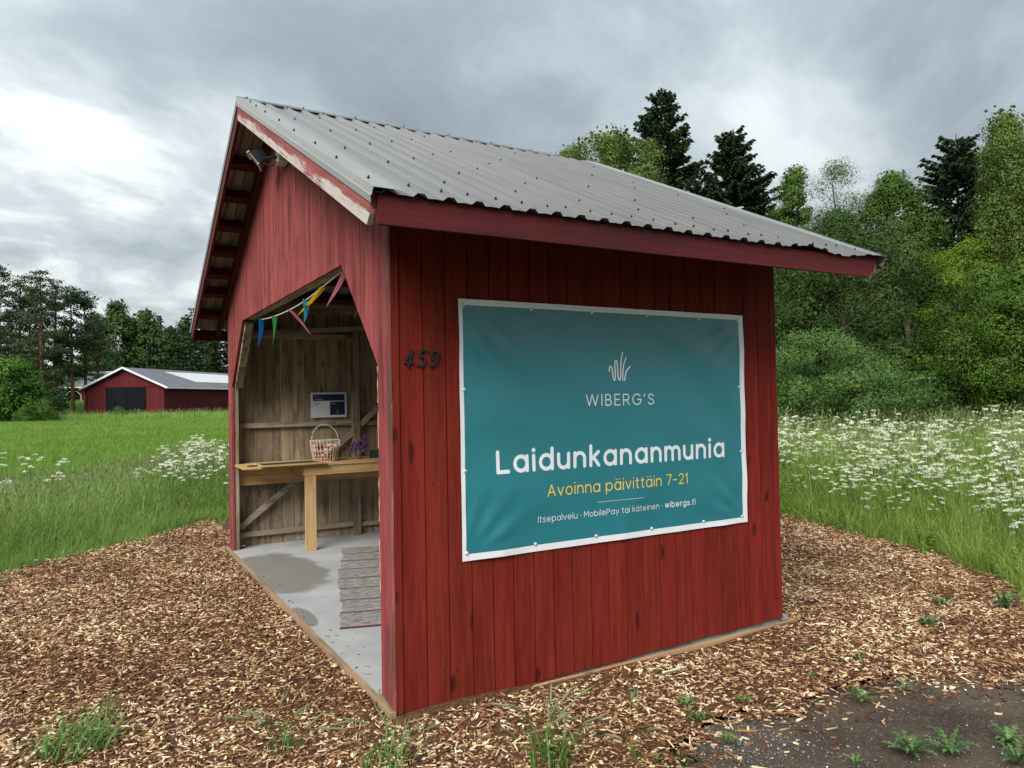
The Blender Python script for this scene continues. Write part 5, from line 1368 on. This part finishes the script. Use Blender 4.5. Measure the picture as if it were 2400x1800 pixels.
sA = spruce(701, 20.6, 4.1, 2.0, M['needle'], M['bark_dark'], .27, 150, .46, .13, .03)
sB = spruce(702, 18.0, 4.3, 1.2, M['needle'], M['bark_dark'], .27, 150, .46, .13, .02)
sC = spruce(703, 16.0, 4.2, 1.0, M['needle'], M['bark_dark'], .29, 130, .46, .13, .05)
gR = 'trees at the wood edge beyond the meadow'
plant_tree('spruce_tree', 'tallest dark spruce with ragged drooping branches behind the roof slope', 'tree', sA, 47.9, 45.5, .4, 1.0, gR)
plant_tree('spruce_tree', 'narrow dark spruce leaning against the tallest one, bare tip', 'tree', spruce(704, 19.0, 2.0, 5.0, M['needle'], M['bark_dark'], .42, 90, .42, .12, .30), 51.0, 46.5, 1.4, 1.0, gR)
plant_tree('birch_tree', 'round pale green birch crown showing just above the roof ridge', 'tree', decid(711, 15.6, 3.5, 4.0, 330, 70, .17, M['leaf_birch'], M['bark_birch'], 'round', 1.0, 30, .35), 52.4, 39.0, .2, 1.0, gR)
plant_tree('spruce_tree', 'broad dark spruce between the tallest spruce and the aspen', 'tree', sB, 42.6, 46.0, 2.0, 1.0, gR)
plant_tree('spruce_tree', 'dark spruce half hidden behind the roof, behind the broad spruce', 'tree', sB, 44.8, 52.0, .9, .97, gR)
plant_tree('aspen_tree', 'slim green aspen with upright leafy shoots beside the broad spruce', 'tree', decid(712, 13.6, 2.2, 3.0, 210, 55, .16, M['leaf_mid'], M['bark'], 'tall', .7, 30), 38.8, 41.0, .5, 1.0, gR)
plant_tree('willow_tree', 'airy grey-green willow with a thin see-through top over the eave', 'tree', decid(713, 11.2, 2.9, 4.0, 190, 30, .14, M['leaf_willow'], M['bark'], 'egg', .75, 60, 0, .35, False), 35.9, 33.5, .3, 1.0, gR)
plant_tree('willow_tree', 'dense grey-green willow filling the space under the eave corner', 'tree', decid(714, 8.2, 3.2, .4, 380, 60, .13, M['leaf_dark'], M['bark'], 'egg', .9, 40, 0, .4), 35.4, 29.0, 1.0, 1.0, gR)
plant_tree('willow_tree', 'lower dense willow close beside the stall wall end', 'tree', decid(715, 7.4, 2.8, .3, 320, 60, .13, M['leaf_dark'], M['bark'], 'round', .9, 30, 0, .45), 39.6, 30.5, 2.2, 1.0, gR)
plant_tree('maple_tree', 'fresh green broadleaf tree with lobed top between willow and far spruce', 'tree', decid(716, 11.6, 2.6, 1.5, 330, 62, .17, M['leaf_mid'], M['bark'], 'egg', .95, 40), 31.2, 38.0, .0, 1.0, gR)
plant_tree('spruce_tree', 'open dark spruce with sky showing between its branches, standing apart', 'tree', sC, 28.2, 47.0, 1.1, 1.0, gR)
plant_tree('birch_tree', 'tall weeping birch cut off by the picture edge', 'tree', decid(717, 11.3, 1.9, .8, 420, 60, .115, M['leaf_birch'], M['bark_birch'], 'tall', .8, 40, .55), 24.7, 31.0, .6, 1.0, gR)
plant_tree('birch_tree', 'second weeping birch behind the cut-off one', 'tree', decid(718, 11.2, 2.3, 1.0, 330, 60, .13, M['leaf_birch'], M['bark_birch'], 'egg', .9, 40, .5), 22.2, 33.0, .9, 1.0, gR)
plant_tree('rowan_tree', 'yellow-green young tree with two bare pale stems in the dark gap', 'tree', decid(719, 6.9, 1.15, 3.6, 90, 46, .13, M['leaf_lime'], M['bark_birch'], 'round', .8, 30), 28.6, 30.0, .2, 1.0, gR)
plant_tree('rowan_tree', 'slender sapling with spread leaf tiers below the yellow-green tree', 'tree', decid(720, 5.6, 1.9, .5, 150, 46, .12, M['leaf_mid'], M['bark'], 'egg', .7, 30), 26.9, 27.5, 1.2, 1.0, gR)
plant_tree('hazel_bush', 'pale green rounded bush in the meadow right behind the stall end', 'bush', decid(721, 3.3, 2.1, .05, 260, 60, .085, M['leaf_bush'], M['bark'], 'round', .6, 20), 36.9, 21.5, .3, 1.0, gR)
plant_tree('hazel_bush', 'low bush sloping down from the pale green one', 'bush', decid(722, 2.5, 1.9, .05, 200, 56, .085, M['leaf_bush'], M['bark'], 'round', .6, 20), 33.9, 21.0, 1.3, 1.0, gR)
plant_tree('alder_tree', 'leafy young tree at the picture edge under the weeping birch', 'tree', decid(723, 5.4, 2.1, .2, 330, 56, .11, M['leaf_mid'], M['bark'], 'egg', .8, 30), 24.4, 25.5, .7, 1.0, gR)
# deeper rows of the wood
for k, (ya, d, me, s, lab) in enumerate([(40.5, 51, sB, .80, 'dark spruce in the second row behind the aspen'), (36.8, 52, sC, .74, 'dark spruce in the second row behind the airy willow'), (33.4, 50, sC, .68, 'dark spruce in the second row behind the fresh green tree'), (30.2, 53, sB, .62, 'short dark spruce in shade left of the open spruce'), (25.8, 50, sC, .72, 'dark spruce in the second row behind the weeping birch'), (22.6, 50, sB, .70, 'dark spruce deepest behind the picture-edge birches'), (38.2, 40, sC, .52, 'low dark spruce in the gap beside the stall end'), (29.6, 40, sB, .45, 'low dark spruce in the dark gap behind the yellow-green tree'), (27.0, 41, sC, .5, 'low dark spruce in the dark gap under the open spruce'), (32.6, 43, sB, .5, 'low dark spruce in shade under the fresh green tree')]):
    plant_tree('spruce_tree', lab, 'tree', me, ya, d, k*1.3, s, gR)
und = decid(724, 3.2, 2.4, .05, 170, 50, .16, M['leaf_dark'], M['bark'], 'round', .8, 16)
for k, (ya, d, s, lab) in enumerate([(31.8, 29, 1.0, 'dark undergrowth bush below the fresh green tree'), (29.5, 31, .9, 'dark undergrowth bush at the mouth of the dark gap'), (34.6, 33, 1.15, 'dark undergrowth bush behind the low sloping bush'), (22.4, 28, 1.1, 'dark undergrowth bush at the picture edge'), (39.5, 34, 1.1, 'dark undergrowth bush behind the wall end'), (26.0, 34, 1.1, 'dark undergrowth bush behind the slender sapling'), (37.4, 37, 1.3, 'dark undergrowth bush deep behind the dense willow')]):
    plant_tree('undergrowth_bush', lab, 'bush', und, ya, d, k*1.1, s, 'undergrowth at the wood edge')

# trees by the barn
gL = 'trees round the barn'
pA = pine(731, 19.0, 3.6, 4.0, M['needle_far'], M['bark_pine'], 66); pB = pine(732, 17.5, 3.2, 5.0, M['needle_far'], M['bark_pine'], 60); pC = pine(733, 16.5, 2.9, 4.5, M['needle_far'], M['bark_pine'], 54)
for ya, d, me, s, rz, lab in [(94.9, 113, pA, 1.0, 0, 'tall pine at the picture edge over the round green bush'), (93.9, 117, pB, 1.02, 1, 'pine with a dense crown second from the picture edge'), (92.55, 109, pA, .97, 2.2, 'pine with a bare orange lower trunk in front of the others'), (91.9, 119, pB, 1.03, 2.9, 'pine close behind the orange-trunked one'), (90.85, 112, pC, 1.0, .7, 'slim pine before the white-trimmed arches'), (90.1, 113, pC, .97, 1.9, 'slim pine next to the barn gable corner'), (95.9, 122, pC, 1.1, 2, 'pine behind the picture-edge one'), (93.2, 128, pC, 1.05, .2, 'pine in shade behind the second pine'), (89.4, 122, pC, .80, 2.7, 'short pine spreading over the arched building roof')]:
    plant_tree('pine_tree', lab, 'tree', me, ya, d, rz, s, gL)
bF = decid(741, 19.0, 4.0, 2.0, 260, 40, .42, M['leaf_far'], M['bark_birch'], 'egg', 2.0, 20); bG = decid(742, 18.0, 3.6, 1.0, 260, 40, .42, M['leaf_far'], M['bark_birch'], 'tall', 2.0, 20)
sF = spruce(743, 19.0, 3.6, 1.0, M['needle'], M['bark_dark'], .8, 14, 1.1, .36)
for ya, d, me, s, rz, lab in [(88.3, 152, bF, 1.0, 0, 'thin-topped birch behind the barn, first after the pines'), (87.4, 155, bG, .95, 1, 'rounded birch behind the middle of the barn roof'), (86.5, 150, bF, .98, 2.1, 'leaning birch behind the barn before the dark spruce'), (85.0, 148, bG, .86, .4, 'low green birch behind the barn ridge'), (83.9, 152, bF, .90, 2.8, 'birch behind the barn under the stall eave'), (82.3, 150, bG, .95, 1.5, 'birch behind the barn end, half behind the stall'), (89.5, 160, bG, .92, 2.2, 'birch deep behind the arched building'), (80.2, 150, bF, .92, .9, 'birch hidden mostly by the stall')]:
    plant_tree('birch_tree', lab, 'tree', me, ya, d, rz, s, gL)
for ya, d, s, rz, lab in [(85.75, 160, 1.02, 0, 'dark blunt spruce rising behind the barn'), (83.5, 140, .98, 1, 'dark pointed spruce beside the stall eave'), (81.6, 146, .9, 2, 'dark spruce behind the barn end'), (86.9, 170, .85, 2, 'dark spruce deep behind the birches'), (91.5, 165, .8, 1, 'dark spruce far behind the pines'), (94.5, 160, .82, .5, 'dark spruce far behind the picture-edge pines'), (88.9, 172, .80, .7, 'dark spruce farthest behind the barn'), (93.0, 170, .74, 2.5, 'shaded spruce between the pine trunks'), (96.5, 150, .85, 3, 'dark spruce outside the pine group')]:
    plant_tree('spruce_tree', lab, 'tree', sF, ya, d, rz, s, gL)
plant_tree('maple_bush', 'big round bright green bush at the picture edge before the pines', 'bush', decid(751, 6.3, 2.4, .2, 200, 46, .30, M['leaf_far_light'], M['bark'], 'round', 1.3, 16), 94.55, 84.0, 0, 1.0, gL)
dk = decid(752, 5.0, 3.0, .1, 160, 40, .30, M['leaf_far'], M['bark'], 'round', 1.3, 12)
for ya, d, s, lab in [(92.45, 101, .75, 'dark shrub beside the orange pine trunk'), (91.95, 106, .45, 'dark shrub in front of the arched building'), (93.1, 94, .6, 'dark shrub joined to the round green bush'), (95.4, 96, 1.0, 'dark shrub behind the round green bush'), (93.3, 122, 1.3, 'dark shrub in shade under the pines'), (90.9, 150, 1.4, 'shrub mass behind the arched building'), (94.4, 128, 1.4, 'dark shrub deep under the picture-edge pines')]:
    plant_tree('dark_shrub', lab, 'bush', dk, ya, d, d, s, gL)
wd_ = decid(753, 2.4, 1.1, .05, 60, 26, .16, M['leaf_far_light'], M['bark'], 'egg', .7, 8)
for ya, d, s, lab in [(92.5, 82, 1.0, 'tall weed bush at the field edge before the pines'), (88.1, 90, .62, 'small yellow-green bush before the barn door'), (87.1, 90.5, .40, 'tiny bush at the foot of the black barn door'), (93.6, 81, .7, 'low weed bush at the field edge by the round bush')]:
    plant_tree('weed_bush', lab, 'bush', wd_, ya, d, d, s, gL)

# ------------------------------------------------------------------ barn
def barn_red(name, axis_vec):
    mt = bpy.data.materials.new(name); g = G(mt)
    pos = g.n('ShaderNodeNewGeometry').outputs['Position']
    u = g.v('DOT_PRODUCT', pos, tuple(axis_vec)); fr = g.m('FRACT', g.m('DIVIDE', u, .30)); gapm = g.m('LESS_THAN', fr, .14)
    cell = g.n('ShaderNodeTexWhiteNoise', {'W': g.m('FLOOR', g.m('DIVIDE', u, .30))}, noise_dimensions='1D').outputs[0]
    c = g.mix(cell, (.082, .010, .013), (.110, .014, .017)); c = g.mix(g.m('MULTIPLY', gapm, .45), c, (.035, .005, .007))
    c = g.mix(g.m('MULTIPLY', g.step(g.noise(pos, .5, 4, .6), .5, .7), .25), c, (.075, .016, .018))
    g.out(g.n('ShaderNodeBsdfPrincipled', {'Base Color': c, 'Roughness': .8, 'Specular IOR Level': .2})); return mt
Q = Vector((7.22, 101.26, .27)); gd = Vector((-8.62, 7.30, 0)); GWID = gd.length; gd.normalize(); sd_ = Vector((-gd.y, gd.x, 0)); sd_ = sd_ if sd_.y > 0 else -sd_
barn = thing('barn', 'long low red barn with black double door and grey roof across the field', 'barn', tuple(Q))
BH, BA, BL_ = 4.05, 6.45, 24.0
def bp(u, v, z): p = gd*u+sd_*v; return (p.x, p.y, z)
M['barn_g'] = barn_red('barn_gable_red', gd); M['barn_s'] = barn_red('barn_side_red', sd_)
M['barn_roof'] = plain('barn_roof', (.125, .132, .145), .7, .1, noise_amt=.12, scale=.8); M['trim_white'] = plain('white_trim', (.70, .72, .74), .6); M['skylight'] = plain('translucent_roof_panel', (.58, .59, .60), .35, spec=.5, noise_amt=.04)
M['barn_black'] = wood('black_door_boards', (.014, .015, .020), (.007, .008, .011), stain_amt=.2, knots=0, vary=.5, spec=.03)
M['found'] = plain('foundation_concrete', (.40, .39, .36), .9, scale=2)
def quadobj(name, pts, mat, parent, thick=None):
    V = [Vector(p) for p in pts]; n = (V[1]-V[0]).cross(V[2]-V[0]).normalized(); t = thick or .12
    m = len(V); VV = V+[v-n*t for v in V]; F = [tuple(range(m)), tuple(range(m, 2*m))[::-1]]+[(i, i+m, (i+1) % m+m, (i+1) % m) for i in range(m)]
    o = link(name, np_mesh(name, np.array([tuple(v) for v in VV]), F, mat), parent); fix_normals(o); return o
mid = GWID/2
quadobj('gable_wall', [bp(0, 0, .25), bp(0, 0, BH), bp(mid, 0, BA-.1), bp(GWID, 0, BH), bp(GWID, 0, .25)], M['barn_g'], barn)
quadobj('gable_wall', [bp(0, BL_, .25), bp(GWID, BL_, .25), bp(GWID, BL_, BH), bp(mid, BL_, BA-.1), bp(0, BL_, BH)], M['barn_g'], barn)
quadobj('side_wall', [bp(0, .13, .35), bp(0, BL_-.13, .35), bp(0, BL_-.13, BH), bp(0, .13, BH)], M['barn_s'], barn)
quadobj('side_wall', [bp(GWID, .13, .35), bp(GWID, .13, BH), bp(GWID, BL_-.13, BH), bp(GWID, BL_-.13, .35)], M['barn_s'], barn)
quadobj('foundation', [bp(-.1, .12, -.6), bp(-.1, BL_, -.6), bp(-.1, BL_, .33), bp(-.1, .12, .33)], M['found'], barn, .3)
quadobj('foundation', [bp(-.05, -.06, -.6), bp(-.05, -.06, .24), bp(GWID, -.06, .24), bp(GWID, -.06, -.6)], M['found'], barn, .15)
ov = .8; sl_ = (BA-BH)/mid; ez = BH-ov*sl_
r1 = quadobj('roof_slope', [bp(-ov, -.5, ez+.12), bp(-ov, BL_+.5, ez+.12), bp(mid, BL_+.5, BA+.12), bp(mid, -.5, BA+.12)], M['barn_roof'], barn)
quadobj('roof_slope', [bp(GWID+ov, -.5, ez+.12), bp(mid+.02, -.5, BA+.12), bp(mid+.02, BL_+.5, BA+.12), bp(GWID+ov, BL_+.5, ez+.12)], M['barn_roof'], barn)
lz = lambda u: BA+.19-abs(u-mid)*sl_
quadobj('skylight_panel', [bp(1.2, 9.0, lz(1.2)), bp(1.2, 22.0, lz(1.2)), bp(mid-1.0, 22.0, lz(mid-1.0)), bp(mid-1.0, 6.6, lz(mid-1.0))], M['skylight'], barn, .05)
for u0, u1 in ((-ov, mid), (GWID+ov, mid)):
    MB().beam(bp(u0, -.53, lz(u0)-.12), bp(u1, -.53, lz(u1)-.12), .06, .24).build('verge_trim', M['trim_white'], barn)
MB().beam(bp(-ov-.05, -.5, lz(-ov)-.13), bp(-ov-.05, BL_+.5, lz(-ov)-.13), .06, .18).build('eave_trim', M['trim_white'], barn)
for k in (0, 1):
    u0 = 2.62+k*2.98; d = quadobj('door', [bp(u0, -.10, .12), bp(u0, -.10, 3.98), bp(u0+2.94, -.10, 3.98), bp(u0+2.94, -.10, .12)], M['barn_black'], barn, .09)
    hx = 5.30 if k == 0 else 5.92
    MB().beam(bp(hx, -.22, .55), bp(hx, -.22, .95), .05, .05).build('handle', M['trim_white'], d)
    for e in ((u0+.25), (u0+2.7)): MB().beam(bp(e, -.16, 3.85), bp(e, -.16, 4.15), .05, .05).build('hinge', M['grey_plastic'], d)
MB().beam(bp(.1, -.06, 4.02), bp(GWID-.1, -.06, 4.02), .05, .09).build('rail', M['barn_g'], barn)
MB().beam(bp(mid-.2, -.06, 5.05), bp(mid-.2, -.06, 5.35), .10, .10).build('vent', M['black'], barn)

# arched building behind
hb = thing('arched_building', 'red building with white-trimmed arches and dark roof behind the pines', 'building', (-3.0, 142.0, 2.2))
hq = Vector((6.2, -3.6, 0)).normalized(); hn = Vector((hq.y, -hq.x, 0))   # along the front, and towards the camera
def hp_(u, v, z): p = hq*u+hn*v; return (p.x, p.y, z)
M['house_red'] = barn_red('house_red', hq); M['dark_in'] = plain('dark_interior', (.012, .012, .014), .9)  # near-black back wall, the shade inside the arches put into its colour
AR = [(-1.95, 0), (-1.95, 1.45), (-1.10, 2.28), (.10, 2.28), (.85, 1.60), (.85, 0)]
poly = [hp_(-3.6, 0, -.3), hp_(AR[0][0], 0, -.3)]+[hp_(u, 0, z) for u, z in AR]+[hp_(.85, 0, -.3), hp_(3.5, 0, -.3), hp_(3.5, 0, 3.1), hp_(-3.6, 0, 3.1)]
import bmesh
bm = bmesh.new(); vs0 = [bm.verts.new(p) for p in poly]; f0 = bm.faces.new(vs0); bmesh.ops.triangulate(bm, faces=[f0])
me = bpy.data.meshes.new('front_wall'); bm.to_mesh(me); bm.free(); me.materials.append(M['house_red']); o = link('front_wall', me, hb); md = o.modifiers.new('thick', 'SOLIDIFY'); md.thickness = .2
quadobj('back_wall', [hp_(-3.6, -6, -.3), hp_(-3.6, -6, 3.1), hp_(7, -6, 3.1), hp_(7, -6, -.3)], M['dark_in'], hb)
quadobj('side_wall', [hp_(-3.7, -6, -.3), hp_(-3.7, 0, -.3), hp_(-3.7, 0, 3.1), hp_(-3.7, -6, 3.1)], M['house_red'], hb)
quadobj('side_wall', [hp_(3.6, -6, -.3), hp_(3.6, 0, -.3), hp_(3.6, 0, 3.1), hp_(3.6, -6, 3.1)], M['house_red'], hb)
quadobj('roof_slope', [hp_(-5.0, .7, 2.95), hp_(9.0, .7, 2.95), hp_(9.0, -3.2, 5.6), hp_(-3.0, -3.2, 5.6)], M['barn_roof'], hb)
quadobj('roof_slope', [hp_(-5.0, -7.0, 2.95), hp_(-3.0, -3.22, 5.6), hp_(9.0, -3.22, 5.6), hp_(9.0, -7.0, 2.95)], M['barn_roof'], hb)
for (u0, z0), (u1, z1) in zip(AR[:-1], AR[1:]): MB().beam(hp_(u0, .1, z0), hp_(u1, .1, z1), .08, .16, tuple(hn)).build('arch_trim', M['trim_white'], hb)
MB().beam(hp_(-1.95, .1, 1.45), hp_(-2.75, .1, 2.1), .08, .16, tuple(hn)).build('arch_trim', M['trim_white'], hb)
MB().beam(hp_(-5.0, .74, 2.93), hp_(9.0, .74, 2.93), .06, .16).build('eave_trim', M['trim_white'], hb)
MB().beam(hp_(-3.0, -3.2, 5.66), hp_(9.0, -3.2, 5.66), .3, .12).build('ridge_trim', M['trim_white'], hb)
# gravel path in front of the barn
V = []; F = []
for i in range(13):
    x = -14+i*1.2; y = 104.2-.12*x*.5
    for dy in (-1.0, 1.1): V.append((x, y+dy, float(ground_z(x, y+dy))+.05))
for i in range(12): F.append((2*i, 2*i+2, 2*i+3, 2*i+1))
o = link('path', np_mesh('path', np.array(V), F, M['path'])); fix_normals(o); tag(o, kind='structure')
